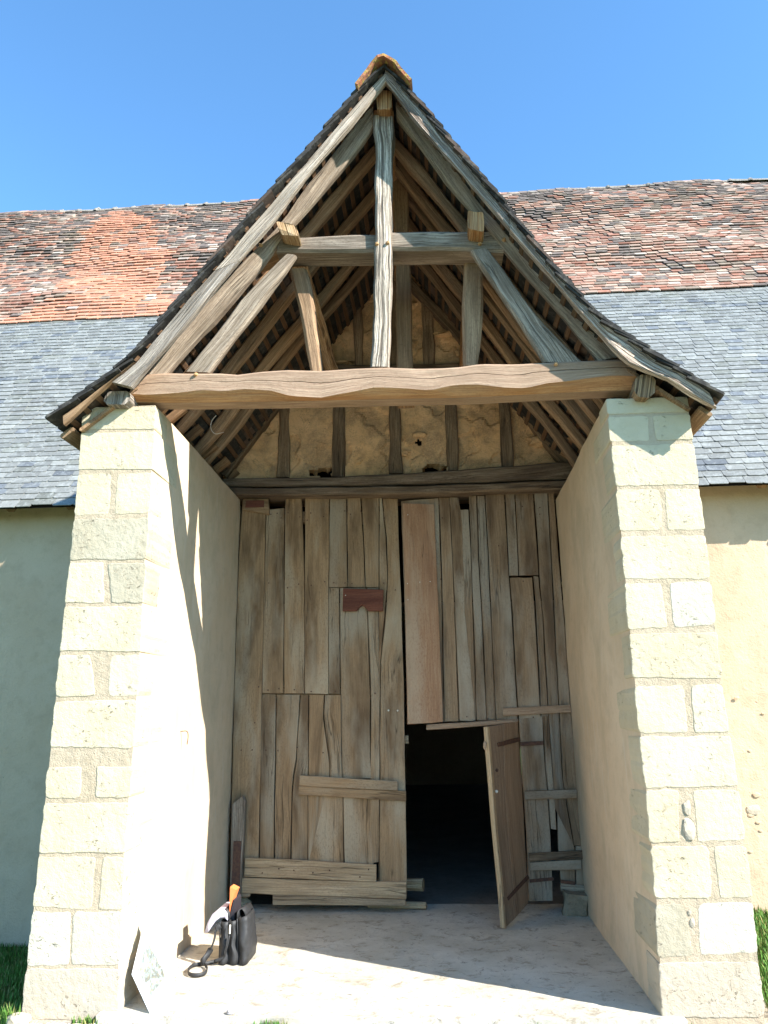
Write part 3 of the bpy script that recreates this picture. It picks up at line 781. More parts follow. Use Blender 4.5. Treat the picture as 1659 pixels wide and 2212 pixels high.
# purlins and plates, running back into the barn
def yrun(name, f, quad, y0, y1, mat, mend=None, lift=0.0, **k):
    P = [at(f(*p), Y=y0) for p in quad]           # four corners of the front end, clockwise from top left
    o, a, b = P[0], P[1]-P[0], P[3]-P[0]
    n = 12; st = []
    for i in range(n):
        q = i/(n-1); c = o+np.array((0, (y1-y0)*q, lift*q)); st.append((c, a, b))
    return loft(name, st, mat, por, rough=.009, freq=3, endj=.02, **k)
yrun('wall_plate', zL, [(612, 1245), (775, 1240), (800, 1330), (600, 1335)], -2.36, .3, W_SILVER, bev=.03)
yrun('wall_plate', zR, [(905, 1235), (1012, 1245), (1020, 1345), (890, 1350)], -2.38, .3, W_GABLE, bev=.03)
yrun('purlin', zA, [(352, 835), (440, 850), (452, 898), (372, 892)], -2.36, .1, W_END, bev=.012)
yrun('purlin', zA, [(1232, 782), (1308, 792), (1312, 880), (1236, 872)], -2.38, .1, W_ENDO, bev=.012)
yrun('ridge_purlin', zA, [(815, 232), (882, 232), (880, 318), (815, 318)], -2.36, 1.5, W_ENDO, bev=.015)
# king post
beam('king_post', zA, [(797, 345), (797, 420), (808, 470), (806, 900), (800, 1130), (796, 1330), (788, 1506)], [(892, 345), (892, 415), (884, 470), (882, 900), (880, 1130), (877, 1330), (868, 1506)], TY-.03, .17, W_KING, por, st=.06, rough=.006, freq=5, bev=.013)
beam('king_post_head', zA, [(800, 322), (797, 346)], [(892, 322), (892, 346)], TY-.01, .15, W_ENDO, por, rough=.004)
# collar (two lengths housed in the king post)
beam('collar_beam', zA, [(375, 905), (600, 897), (812, 893)], [(350, 975), (600, 975), (812, 972)], TY+.02, .22, W_GREY, por, rough=.006, bev=.02)
beam('collar_beam', zA, [(868, 884), (1120, 880), (1400, 872)], [(868, 965), (1120, 962), (1400, 975)], TY+.02, .22, W_GREY, por, rough=.006, bev=.02)
beam('collar_beam', zA, [(262, 960), (372, 905)], [(262, 1010), (372, 975)], TY+.05, .20, W_BROWN, por, rough=.006, bev=.02)
# tie beam with adzed lower arris
def tie():
    top = [(-318, 745), (-262, 712), (-160, 704), (-60, 706), (100, 706), (170, 712), (280, 698), (400, 690), (560, 694), (700, 684), (850, 678), (1000, 684), (1130, 681), (1200, 676), (1290, 662), (1450, 664), (1600, 656), (1700, 650), (1795, 647), (1942, 640), (2005, 650)]
    lo = [(-325, 800), (-240, 806), (-160, 800), (-60, 792), (0, 782), (110, 790), (200, 778), (330, 786), (420, 812), (560, 818), (700, 792), (800, 770), (940, 775), (1060, 786), (1170, 760), (1290, 758), (1400, 772), (1500, 775), (1600, 752), (1700, 742), (1795, 728), (1900, 716), (2005, 720)]
    bo = [(-325, 838), (-160, 842), (0, 842), (400, 836), (830, 826), (1240, 818), (1659, 797), (1795, 790), (2005, 783)]
    n = 60
    A = [at(zB(*p), Y=TY-.05) for p in top]; B = [at(zB(*p), Y=TY-.05) for p in lo]; Cc = [at(zB(*p), Y=TY+.01) for p in bo]
    A, B, Cc = resample(A, n), resample(B, n), resample(Cc, n); vs, fs, uvs, mi = [], [], [], []
    L = 0
    for i in range(n):
        a, b, c = A[i], B[i], Cc[i]; x = a[0]; b = np.array((a[0], b[1], np.interp(x, [p[0] for p in B], [p[2] for p in B]))); c = np.array((x, c[1], np.interp(x, [p[0] for p in Cc], [p[2] for p in Cc])))
        r = lambda k: .004*nz((x*6, k, 0), 1)
        D = .21
        vs += [a+(0, .012, .002), a+(0, r(1), -.012), a*.5+b*.5+(0, r(2), 0), b+(0, r(3), 0), b*.45+c*.55+(0, -.004+r(4)*2, 0), c, c+(0, D*.5, -.006), c+(0, D-.06, .01), a+(0, D, -.04), a+(0, D, 0.)]
    m = 10; vv = [0, .015, .09, .18, .23, .27, .37, .47, .6, .75, .9]
    for i in range(n-1):
        for j in range(m):
            k = (j+1) % m; fs.append((i*m+j, i*m+k, (i+1)*m+k, (i+1)*m+j)); x0, x1 = vs[i*m][0], vs[(i+1)*m][0]
            uvs.append([(x0, vv[j]), (x0, vv[j+1]), (x1, vv[j+1]), (x1, vv[j])]); mi.append(1 if j in (3, 4) else 0)
    for i in (0, n-1):
        f = list(range(i*m, i*m+m)); f = f[::-1] if i == 0 else f
        fs.append(f); uvs.append([(0, 0)]*m); mi.append(0)
    link('tie_beam', mesh('tie_beam', vs, [f for f in fs], [W_TIE, W_ADZE], uvs, mi=mi), por)
tie()
# principal rafters
beam('principal_rafter', zL, [(2207, -480), (2010, -215), (1659, 240), (1380, 545), (1240, 700), (1010, 970), (865, 1150)], [(2213, -321), (2060, -110), (1659, 355), (1500, 560), (1380, 700), (1160, 940), (975, 1160)], TY, .07, W_GREY, por, rough=.010, freq=2.5, bev=.015)
beam('principal_rafter', zR, [(-488, -410), (-330, -190), (-120, 85), (0, 240), (420, 720), (610, 930), (815, 1130)], [(-481, -253), (-345, -90), (-150, 170), (30, 380), (240, 640), (480, 905), (690, 1155)], TY, .07, W_GREY, por, rough=.010, freq=2.5, bev=.015)
# raking struts from the tie beam up to the purlins
beam('raking_strut', zB, [(392, 152), (200, 352), (60, 545), (-74, 697)], [(445, 160), (290, 370), (120, 590), (43, 702)], TY-.03, .06, W_GREY, por, rough=.008, bev=.015)
beam('raking_strut', zB, [(1250, 138), (1400, 365), (1490, 500), (1588, 655)], [(1328, 130), (1450, 300), (1600, 490), (1760, 655)], TY-.03, .06, W_GREY, por, rough=.008, bev=.015)
beam('post', zB, [(408, 222), (440, 350), (470, 480), (505, 695)], [(490, 220), (522, 350), (538, 500), (566, 695)], -2.08, .09, W_RAFT, por, rough=.008, bev=.02)
beam('post', zB, [(1216, 190), (1210, 400), (1208, 560), (1212, 670)], [(1308, 190), (1304, 400), (1296, 560), (1280, 670)], -2.08, .09, W_RAFT, por, rough=.008, bev=.02)
# wind brace post behind king post
bar('post', (-.03, -1.5, 3.9), (-.03, -1.5, 6.0), .12, .12, W_BROWN, por, up=(0, 1, 0), rough=.006)
# profile under the covering
def prof_pt(P, s):
    L = 0
    for a, b in zip(P, P[1:]):
        d = np.linalg.norm(b-a)
        if s <= L+d: return a+(b-a)*(s-L)/d, (b-a)/d
        L += d
    return P[-1], (P[-1]-P[-2])/np.linalg.norm(P[-1]-P[-2])
def flat(P): return [np.array((p[0], 0., p[2])) for p in P]
FL, FR = flat(PL), flat(PR)
def plen(P): return sum(np.linalg.norm(b-a) for a, b in zip(P, P[1:]))
def nrm(t, side): n = np.array((-t[2], 0, t[0])); return n if n[2] > 0 else -n
# common rafters
for side, P in (('L', FL), ('R', FR)):
    for k, y in enumerate((-1.88, -1.43, -.95, -.70) if side == 'L' else (-1.88, -1.63, -1.40, -.95, -.62)):
        yy = y+rnd.uniform(-.03, .03); Lp = plen(P); st = []; n = 16; of = rnd.uniform(0, 50); w = rnd.uniform(.065, .085)
        for i in range(n):
            s = .10+(Lp-.52)*i/(n-1); p, t = prof_pt(P, s); nn = nrm(t, side)
            dz = .028*noise.noise(Vector((s*.9, of, 0))); dy = .05*noise.noise(Vector((s*.8, of, 7)))
            h = .092+.02*noise.noise(Vector((s, of, 3)))
            # straighten the kink: follow chord of the upper slope
            if s > Lp-1.0:
                p0, t0 = prof_pt(P, .9); p = p0+t0*(s-.9) if p[2] > (p0+t0*(s-.9))[2] else p; nn = nrm(t0, side)
            o = p-nn*(.064+h+dz)+np.array((0, yy+dy-w/2, 0))
            st.append((o, np.array((0, w, 0.)), nn*h))
        loft('rafter', st, W_RAFT, por, rough=.009, freq=3, bev=.018)
    # sprocket at the eaves behind the verge
    for y in (-1.7, -1.27, -.84, -.42, -.05):
        Lp = plen(P); p1, t1 = prof_pt(P, Lp-.05); p0, t0 = prof_pt(P, Lp-.75); nn = nrm(t1, side)
        bar('sprocket', p0-nn*.12+(0, y+.09, 0), p1-nn*.12+(0, y+.09, 0), .07, .07, W_BROWN, por, up=nn, n=4)
# battens
for side, P in (('L', FL), ('R', FR)):
    Lp = plen(P); s = .10
    while s < Lp-.02:
        p, t = prof_pt(P, s); nn = nrm(t, side); z = p[2]; ye = (z-EZ)/SL+EY+.15
        q0 = p-nn*.050+(0, VY+.03+rnd.uniform(-.015, .02), 0); q1 = p-nn*.050+(0, max(ye, -.2), 0)
        bar('batten', q0, q1, .042, .022, W_LATH, por, up=nn, n=7, bev=.003, rough=.002, wob=.006); s += .118
# porch tiles
def porch_tiles():
    items = []
    for side, P in (('L', FL), ('R', FR)):
        Lp = plen(P); j = 0; ex = .108
        while j*ex < Lp-.06:
            s = Lp-j*ex
            if s < .24: break
            p, t = prof_pt(P, s-.04); nn = nrm(t, side); ye = (p[2]-EZ)/SL+EY+.35
            y = VY-.028+rnd.uniform(-.010, .006); col = 0
            if j % 2: y0w = .085
            else: y0w = .17
            first = True
            while y < ye:
                w = (y0w if first else .17); k = rnd.uniform(.6, 1.3)
                c = (.028*k, .026*k, .024*k) if rnd.random() < .85 else (.09*k, .06*k, .045*k)
                items.append((P, side, s, y+w/2, w, c, first or y < VY+.1)); y += w+.002; first = False
            j += 1
    me = {}; V, Fc, C = [], [], []; b = 0
    for (P, side, s, yc, w, c, single) in items:
        p, t = prof_pt(P, s); tb, _ = prof_pt(P, max(0, s-.25)); d = tb-p; L_ = np.linalg.norm(d)
        if L_ < .1: continue
        d /= L_
        nn = nrm(d, side); tl = math.atan2(.030, .25); Yv = d*math.cos(tl)-nn*math.sin(tl); Zv = nn*math.cos(tl)+d*math.sin(tl)
        X = np.cross(Yv, Zv); rz = rnd.gauss(0, .03); X2 = X*math.cos(rz)+Yv*math.sin(rz); Y2 = -X*math.sin(rz)+Yv*math.cos(rz)
        og = p-nn*.030+np.array((0, yc, 0))+nn*rnd.uniform(0, .006)
        if single:
            key = round(w, 3)
            if key not in me: v, f = box_mesh(key, .25, .016); me[key] = mesh('tile', v, f, T_PO)
            o = link('tile', me[key], por); o.matrix_world = Matrix(((X2[0], Y2[0], Zv[0], og[0]), (X2[1], Y2[1], Zv[1], og[1]), (X2[2], Y2[2], Zv[2], og[2]), (0, 0, 0, 1))); o.color = (*c, 1)
        else:
            v, f = box_mesh(w, .25, .013); V.append(v[:, :1]*X2+v[:, 1:2]*Y2+v[:, 2:]*Zv+og)
            for q in f: Fc.append(tuple(b+k for k in q)); C += [(*c, 1)]*len(q)
            b += len(v)
    o = link('tile_courses', mesh('tile_courses', np.concatenate(V), Fc, T_PA, cols=C), por); o['kind'] = 'stuff'
porch_tiles()
# ridge tiles of the porch
def pridge(y0, L, r, name='ridge_tile'):
    T_ = at((828, 119), Y=VY-.08); vs, fs = [], []
    cs = [(-.205, -.235), (-.165, -.175), (-.125, -.115), (-.09, -.06), (-.045, -.015), (0, 0), (.045, -.015), (.09, -.06), (.125, -.115), (.165, -.175), (.20, -.235)]
    n = len(cs)
    for u, g in ((0, 0), (.25, 0), (1, -.012)):
        for k, (cx, cz) in enumerate(cs):
            w = .008*nz((k, y0*9, u), 1.3); vs.append((T_[0]+cx*(1+g*4)+w, y0+L*u+(.015*nz((k*.7, 3, y0), 1) if u == 0 else 0), T_[2]+cz+g+w))
    for a in range(2):
        for k in range(n-1): fs.append((a*n+k, a*n+k+1, (a+1)*n+k+1, (a+1)*n+k))
    o = link(name, mesh(name, vs, fs, M_RIDGE), por); sm = o.modifiers.new('t', 'SOLIDIFY'); sm.thickness = .022; sm.offset = -1 if r > 0 else 1; return o
y = VY-.09
while y < 2.1: pridge(y, .36, .150); y += .33
# verge boards: upper edge tight under the tiles, lower edge hewn
def verge(P, f, low, mat, Y, d, s0, s1, off=.055, **k):
    n = max(6, int((s1-s0)/.08)); B = resample([at(f(*q), Y=Y) if not isinstance(q, np.ndarray) else q for q in low], n); A = []
    for i in range(n):
        p, t = prof_pt(P, s0+(s1-s0)*i/(n-1)); nn = nrm(t, 0); a = p-nn*off; A.append(np.array((a[0], Y, a[2])))
    return loft('verge_board', [(a, b-a, np.array((0, d, 0.))) for a, b in zip(A, B)], mat, por, **k)
VB = VY+.0; LpL, LpR = plen(FL), plen(FR)
vl = [at(q, Y=VB) for q in (zA(856, 190), zA(690, 395), zA(480, 640), zL(1659, 195), zL(1240, 680), zL(1080, 880), zL(930, 1050), zL(775, 1225))]
def cut(Q, za, zb):
    z = [q[2] for q in Q][::-1]; x = [q[0] for q in Q][::-1]
    return [np.array((float(np.interp(za+(zb-za)*i/20, z, x)), VB, za+(zb-za)*i/20)) for i in range(21)]
verge(FL, None, cut(vl, vl[0][2], 4.62), W_SILVER, VB, .045, .05, 2.02, off=.078, rough=.005, bev=.006)
verge(FL, None, cut(vl, 4.615, vl[-1][2]), W_SILVER, VB, .045, 2.025, 3.03, off=.078, rough=.006, bev=.006)
verge(FL, zL, [(800, 1075), (600, 1235), (375, 1445)], W_RAFT, VB+.012, .05, 2.95, LpL-.10, rough=.007, bev=.01)
vr = [at(q, Y=VB) for q in (zA(856, 190), zA(1000, 380), zA(1230, 640), zA(1480, 930), zR(400, 655), zR(560, 850), zR(760, 1070), zR(905, 1205), zR(1070, 1235), zR(1220, 1345), zR(1372, 1432))]
verge(FR, None, cut(vr, vr[0][2], 4.75), W_BARK, VB, .045, .05, 1.56, off=.042, rough=.010, freq=6, bev=.006)
verge(FR, None, cut(vr, 4.745, vr[-1][2]), W_BARK, VB, .05, 1.565, LpR-.09, off=.042, rough=.012, freq=6, bev=.006)
# eaves boards closing the foot of the roof
for P, side in ((FL, 'L'), (FR, 'R')):
    Lp = plen(P); p, t = prof_pt(P, Lp-.03); nn = nrm(t, side); bar('eaves_board', p-nn*.085+(0, VY+.16, 0), p-nn*.09+(0, -.25, 0), .10, .03, W_RAFT, por, up=nn, n=10)
    p, t = prof_pt(P, Lp-.30)
    vs = []; 
    for yy in (VY+.14, -.3):
        a, ta = prof_pt(P, Lp-.08); b, tb = prof_pt(P, Lp-.62); vs += [a-nn*.135+(0, yy, 0), b-nn*.145+(0, yy, 0)]
    bar('soffit_board', vs[0]*.5+vs[1]*.5, vs[2]*.5+vs[3]*.5, .48, .018, W_RAFT, por, up=nn, n=8)
# oak pegs
for a, b, f, Y in ((815, 940, zA, TY-.035), (865, 935, zA, TY-.035), (1400, 920, zA, TY-.005), (1290, 940, zA, TY+.015), (280, 945, zA, TY-.005), (1640, 665, zB, TY-.055), (-20, 712, zB, TY-.055)):
    p = at(f(a, b), Y=Y); pebble('peg', p, .016, W_ENDO, por, (1, 1.3, 1), 1, a, .2)

# ------------------------------------------------------------------ doors
lf = thing('barn_door', 'closed tan plank door leaf with patched boards and bottom rails', 'barn door', 'leaves of the barn doorway')
rf = thing('barn_door', 'greyer plank door leaf with a red board and wicket opening', 'barn door', 'leaves of the barn doorway')
def plank(parent, f, left, right, mat, Y=0.0, depth=.028, g=.6, f2=None, **k):
    """vertical plank: left and right edge polylines, top to bottom"""
    Yj = Y+rnd.uniform(-.006, .004)
    A = [at(f(x+g*1.6, y) if len(q) == 0 else f(x, y), Y=Yj) for (x, y, *q) in left]
    B = [at(f(x-g*1.6, y) if len(q) == 0 else f(x, y), Y=Yj) for (x, y, *q) in right]
    n = max(4, int(abs(A[0][2]-A[-1][2])/.12)); A, B = resample(A, n), resample(B, n); d = np.array((0, depth, 0.))
    wob = rnd.uniform(0, 50); st = []
    for i, (a, b) in enumerate(zip(A, B)):
        w = np.linalg.norm(b-a); e1 = .0028*noise.noise(Vector((a[2]*2.2, wob, 0))); e2 = .0028*noise.noise(Vector((a[2]*2.2, wob, 5)))
        u = (b-a)/w; st.append((a+u*(e1+.0008), (b-a)-u*(e1+.0016-e2), d))
    kk = dict(bev=.003, rough=.0022, freq=4, endj=.006); kk.update(k)
    return loft('plank', st, mat, parent, **kk)
# lower zone coordinates of zoom d3 expressed in d1 (same scale, 1659 px lower)
T = 1659
L = lambda *a: [tuple(p) for p in a]
b0 = L((292, 135), (268, 560), (240, 1300), (222, 1936), (214, 2240), (206, 2860))
b1 = L((455, 135), (445, 700), (428, 1475), (420, 1936), (414, 2180), (402, 2740))
plank(lf, d1, b0, b1, W_DOORL)
plank(lf, d1, L((457, 205), (445, 700), (428, 1475)), L((583, 195), (580, 700), (577, 1475)), W_DOORL)
plank(lf, d1, L((588, 120), (583, 700), (578, 1475)), L((703, 120), (712, 300), (722, 620), (724, 1475)), W_DOORL)
plank(lf, d1, L((724, 120), (726, 330), (722, 620), (724, 1478)), L((893, 118), (889, 740), (887, 1480)), W_DOORL)
plank(lf, d1, L((897, 118), (890, 740)), L((1013, 118), (1020, 742)), W_DOORL, Y=-.006)
plank(lf, d1, L((1016, 120), (1021, 742)), L((1110, 120), (1120, 280), (1142, 742)), W_DOORL, Y=-.004)
plank(lf, d1, L((1116, 118), (1126, 280), (1144, 742)), L((1238, 118), (1236, 742)), W_DOORL, Y=-.002)
plank(lf, d1, L((1240, 118), (1238, 700), (1237, 1275), (1243, 1700), (1238, 2200), (1233, 2772)), L((1258, 122), (1285, 400), (1298, 700), (1272, 1000), (1246, 1275), (1250, 1700), (1244, 2200), (1240, 2772)), W_DOORL)
plank(lf, d1, L((1262, 128), (1288, 400), (1300, 700), (1276, 1000), (1248, 1275), (1250, 1700), (1244, 2200), (1238, 2780)), L((1368, 128), (1382, 640), (1394, 860), (1410, 1475), (1418, 1936), (1424, 2300), (1432, 2800)), W_DOORL)
plank(lf, d1, L((889, 744), (888, 1480)), L((962, 744), (970, 1482)), W_DOORL)
plank(lf, d1, L((965, 744), (968, 1100), (975, 1650), (982, 2060)), L((1150, 744), (1165, 1150), (1178, 1500), (1176, 1936), (1190, 2065)), W_DOORL)
plank(lf, d1, L((1153, 744), (1168, 1150), (1181, 1500), (1180, 1936), (1190, 2650)), L((1236, 744), (1238, 1275), (1243, 1700), (1236, 2640)), W_DOORL)
plank(lf, d1, L((428, 1482), (420, 1936), (416, 2100), (412, 2620)), L((526, 1482), (521, 1936), (512, 2200), (512, 2640)), W_DOORL)
plank(lf, d1, L((529, 1482), (524, 1936), (517, 2200), (516, 2640)), L((690, 1484), (670, 1800), (664, 1936), (638, 2080), (628, 2440), (625, 2640)), W_DOORL, Y=-.003)
plank(lf, d1, L((694, 1484), (673, 1800), (668, 1936), (641, 2080), (632, 2440), (629, 2640)), L((750, 1484), (750, 1936), (746, 2200), (745, 2650)), W_DOORL)
plank(lf, d1, L((752, 1484), (752, 1936), (748, 2200), (747, 2650)), L((860, 1484), (852, 1650), (892, 1936), (895, 2060)), W_DOORL)
plank(lf, d1, L((864, 1484), (856, 1650), (895, 1936), (898, 2060)), L((973, 1484), (978, 1936), (981, 2060)), W_DOORL)
plank(lf, d1, L((747, 2150), (747, 2650)), L((988, 2150), (993, 2660)), W_DOORL, Y=.001)
plank(lf, d1, L((990, 2160), (996, 2660)), L((1190, 2160), (1200, 2665)), W_DOORL, Y=.002)
beam('batten', d3, [(690, 382), (1366, 425)], [(686, 455), (1366, 488)], -.052, .024, W_DOORL, lf, bev=.004, rough=.002)
beam('batten', d3, [(684, 456), (1366, 489), (1424, 490)], [(680, 516), (1424, 562)], -.040, .024, W_DOORL, lf, bev=.004, rough=.002)
beam('batten', d3, [(312, 952), (700, 970), (1218, 1000)], [(308, 1082), (700, 1100), (1218, 1120)], -.052, .03, W_RAIL, lf, bev=.005, rough=.003)
beam('rail', d3, [(285, 1090), (700, 1105), (1426, 1122)], [(278, 1200), (420, 1202), (560, 1212), (900, 1220), (1426, 1240)], -.045, .06, W_RAIL, lf, bev=.006, rough=.003)
beam('rail', d3, [(275, 1200), (350, 1200)], [(272, 1228), (340, 1226)], -.042, .05, W_RAIL, lf, bev=.006, rough=.003)
beam('rail', d3, [(502, 1211), (900, 1224), (1420, 1242)], [(504, 1278), (900, 1281), (1420, 1286)], -.06, .05, W_RAIL, lf, bev=.004, rough=.002)
# top left block with reddish inset
beam('plank', d1, [(300, 128), (472, 128)], [(292, 205), (478, 240)], -.030, .03, W_DOORL, lf, rough=.002, bev=.008)
beam('inset_plate', d1, [(318, 142), (444, 140)], [(312, 190), (442, 188)], -.036, .008, W_DKRED, lf, rough=.001, bev=.002)
# back frame visible in the gaps
for ya, yb in ((215, 300), (690, 780), (1430, 1500)):
    beam('ledge', d1, [(300, ya), (1345, ya)], [(300, yb), (1345, yb)], .03, .05, W_BROWN, lf, rough=.002)
# notched board nailed on the left leaf
def notched():
    Pq = [(990, 748), (1268, 757), (1265, 905), (1162, 905), (1145, 885), (1124, 864), (1100, 882), (1085, 905), (985, 906)]
    P = [at(d1(*p), Y=-.045) for p in Pq]; n = len(P); vs = [p for p in P]+[p+(0, .035, 0) for p in P]
    fs = [tuple(range(n-1, -1, -1)), tuple(range(n, 2*n))]+[(i, (i+1) % n, n+(i+1) % n, n+i) for i in range(n)]
    uv = [[(vs[i][0], vs[i][2]+vs[i][1]) for i in f] for f in fs]
    o = link('notched_board', mesh('notched_board', vs, fs, W_DKRED, uv), lf); bv = o.modifiers.new('b', 'BEVEL'); bv.width = .004
    o['label'] = 'small dark red board with a V notch'
notched()
# bolts / nails
def nail(f, a, b, parent, Y=-.012, r=.007, mat=None):
    p = at(f(a, b), Y=Y); pebble('nail', p, r, mat or M_IRON, parent, (1, .5, 1), 1, a, .1)
for a, b in ((345, 215), (490, 237), (533, 230), (560, 262), (608, 226), (690, 255), (765, 228), (855, 252), (742, 278), (1000, 213), (1040, 237), (1112, 215), (1275, 262), (475, 712), (605, 745), (682, 720), (768, 728), (862, 703), (925, 710), (1002, 712), (1050, 716), (1270, 712), (1350, 760), (920, 760),
             (405, 1430), (470, 1452), (545, 1442), (652, 1450), (768, 1462), (935, 1462), (1210, 1475), (285, 1868), (360, 1866), (455, 1868), (538, 1870), (672, 1850), (850, 1885), (378, 1678)):
    nail(d1, a, b, lf)
nail(d1, 1303, 1592, lf, r=.009, mat=M_METAL); nail(d1, 1366, 1594, lf, r=.009, mat=M_METAL); nail(d1, 1006, 797, lf, Y=-.05, r=.005, mat=M_METAL)
for a, b in ((430, 1058), (545, 1028), (648, 1040), (780, 1056), (895, 1040), (1165, 1033), (1105, 1085)): nail(d3, a, b, lf, Y=-.055)
# right leaf
plank(rf, d2, L((143, 146), (165, 700), (192, 1686)), L((405, 124), (425, 700), (441, 1672)), W_DOORR, Y=.0)
plank(rf, d2, L((408, 122), (425, 600), (436, 1200), (443, 1672)), L((480, 120), (500, 500), (520, 1000), (545, 1668)), W_DOORR)
plank(rf, d2, L((482, 120), (502, 500), (522, 1000), (547, 1668)), L((541, 120), (552, 190), (570, 250), (585, 900), (666, 1664)), W_DOORR, Y=.001)
plank(rf, d2, L((548, 205), (556, 400), (580, 900), (640, 1500)), L((612, 205), (628, 500), (648, 1100), (666, 1664)), W_DOORR, Y=.006)
plank(rf, d2, L((614, 110), (630, 500), (651, 1100), (669, 1662)), L((666, 110), (688, 690), (713, 1100), (737, 1660)), W_DOORR)
plank(rf, d2, L((669, 110), (692, 690), (716, 1100), (740, 1660)), L((724, 108), (745, 500), (764, 900), (802, 1658)), W_DOORR)
plank(rf, d2, L((729, 100), (750, 500), (768, 900), (805, 1658)), L((860, 97), (884, 560), (916, 1000), (952, 1655)), W_DOORR, Y=-.004)
plank(rf, d2, L((864, 96), (888, 560), (892, 662)), L((931, 92), (958, 662)), W_DOORR, Y=.001)
plank(rf, d2, L((934, 88), (961, 660)), L((1059, 85), (1098, 658)), W_DOORR)
plank(rf, d2, L((898, 674), (922, 1000), (957, 1655)), L((1053, 674), (1072, 900), (1092, 1300), (1110, 1640)), W_DOORR, Y=-.003)
plank(rf, d2, L((1059, 664), (1078, 900), (1098, 1300), (1114, 1640)), L((1097, 664), (1122, 900), (1145, 1300), (1164, 1640)), W_DOORR, Y=.002)
plank(rf, d2, L((1063, 84), (1088, 400), (1104, 700), (1128, 950), (1150, 1300), (1168, 1640), (1210, 2270)), L((1158, 80), (1175, 400), (1200, 900), (1238, 1640), (1262, 2100), (1340, 2530)), W_DOORR)
plank(rf, d2, L((1161, 80), (1178, 400), (1203, 900), (1241, 1640), (1265, 2100), (1343, 2530)), L((1203, 84), (1240, 600), (1270, 900), (1320, 1620), (1358, 1936), (1385, 2250), (1400, 2530)), W_DOORR)
plank(rf, d4, L((957, -30), (985, 450), (1010, 800), (1028, 1255)), L((1124, -30), (1138, 300), (1163, 560), (1178, 760), (1196, 1250)), W_DOORR, Y=.001)
plank(rf, d4, L((1128, -30), (1141, 300), (1166, 560), (1180, 752)), L((1168, -30), (1190, 300), (1205, 500), (1222, 760)), W_DOORR)
plank(rf, d4, L((1224, 600), (1232, 900), (1252, 1180)), L((1275, 600), (1350, 900), (1352, 1180)), W_DOORR, Y=.004)
plank(rf, d4, L((1350, 870), (1354, 1180)), L((1400, 870), (1412, 1180)), W_DOORR, Y=.006)
o = plank(rf, d2, L((152, 156), (168, 700), (180, 1200), (190, 1690, 0)), L((375, 170), (398, 700), (418, 1200), (437, 1678, 0)), W_RED, Y=-.034, endj=.012); o.name = 'red_board'; o['label'] = 'long reddish brown board nailed over the grey planks'
beam('batten', d2, [(852, 1576), (1318, 1552)], [(850, 1632), (1322, 1606)], -.03, .022, W_WICK, rf, rough=.002, bev=.004)
beam('wicket_head', d2, [(315, 1690), (600, 1672), (955, 1650)], [(325, 1728), (600, 1712), (958, 1672)], -.035, .035, W_WICK, rf, rough=.004, bev=.004, endj=.02)
beam('batten', d4, [(1000, 490), (1360, 480)], [(1004, 552), (1366, 541)], -.03, .022, W_DOORR, rf, rough=.002, bev=.004)
beam('batten', d4, [(1030, 922), (1398, 900)], [(1034, 978), (1404, 962)], -.034, .026, W_DOORR, rf, rough=.003, bev=.004)
beam('batten', d4, [(1038, 986), (1388, 964)], [(1042, 1042), (1392, 1036)], -.030, .022, W_DOORR, rf, rough=.003, bev=.004)
beam('rail', d4, [(1250, 1128), (1412, 1148)], [(1250, 1184), (1416, 1186)], -.030, .05, W_DOORR, rf, rough=.002, bev=.004)
beam('hinge_strap', d4, [(968, 152), (1130, 145)], [(972, 180), (1132, 172)], -.014, .008, M_IRON, rf, rough=.001, bev=.001)
beam('hinge_strap', d4, [(1032, 1102), (1200, 1086)], [(1036, 1126), (1201, 1110)], -.012, .008, M_IRON, rf, rough=.001, bev=.001)
beam('hinge_strap', d4, [(1250, 1104), (1345, 1118)], [(1250, 1128), (1350, 1142)], -.036, .008, M_IRON, rf, rough=.001, bev=.001)
for a, b in ((430, 262), (820, 455), (985, 182), (1105, 190), (1104, 236), (420, 685), (990, 700), (1075, 632), (600, 1636), (745, 1650), (1060, 1640)): nail(d2, a, b, rf)
for a, b in ((190, 716), (347, 702), (193, 828), (275, 706), (192, 240)): nail(d2, a, b, rf, Y=-.04, r=.005, mat=M_METAL)
# wicket door standing ajar
wk = thing('wicket_door', 'narrow brown plank wicket door standing ajar on strap hinges', 'wicket door')
hb = at(d4(1026, 1262), Y=-.035); fb = at(d4(868, 1436), Z=.015)
dv = fb-hb; dv[2] = 0; dv /= np.linalg.norm(dv); nv = np.array((dv[1], -dv[0], 0)); 
if nv[1] > 0: nv = -nv
pk = (tuple(nv), float(nv@hb))
def wplank(l, r, name='plank', off=0.0, depth=.032, mat=W_WICK, **k):
    p2 = (pk[0], pk[1]+off)
    A = [at(d4(*p), pl=p2) for p in l]; B = [at(d4(*p), pl=p2) for p in r]
    n = max(3, int(np.linalg.norm(A[0]-A[-1])/.15)); A, B = resample(A, n), resample(B, n)
    kk = dict(bev=.003, rough=.002, freq=4); kk.update(k)
    return loft(name, [(a, b-a, -nv*depth) for a, b in zip(A, B)], mat, wk, **kk)
wplank([(745, 48), (765, 300), (800, 750), (845, 1200), (866, 1440)], [(852, 30), (862, 400), (890, 850), (925, 1200), (940, 1362)])
wplank([(854, 30), (864, 400), (892, 850), (927, 1200), (942, 1360)], [(953, 14), (972, 300), (1000, 800), (1026, 1262)])
wplank([(744, 48), (764, 300), (799, 750), (844, 1200), (862, 1440)], [(758, 46), (779, 300), (815, 750), (858, 1200), (876, 1434)], 'edge_board', .002, .036, W_RAIL)
wplank([(815, 158), (962, 118)], [(820, 186), (974, 146)], 'hinge_strap', .008, .008, M_IRON, rough=.001)
wplank([(884, 1224), (1022, 1072)], [(892, 1248), (1034, 1094)], 'hinge_strap', .008, .008, M_IRON, rough=.001)
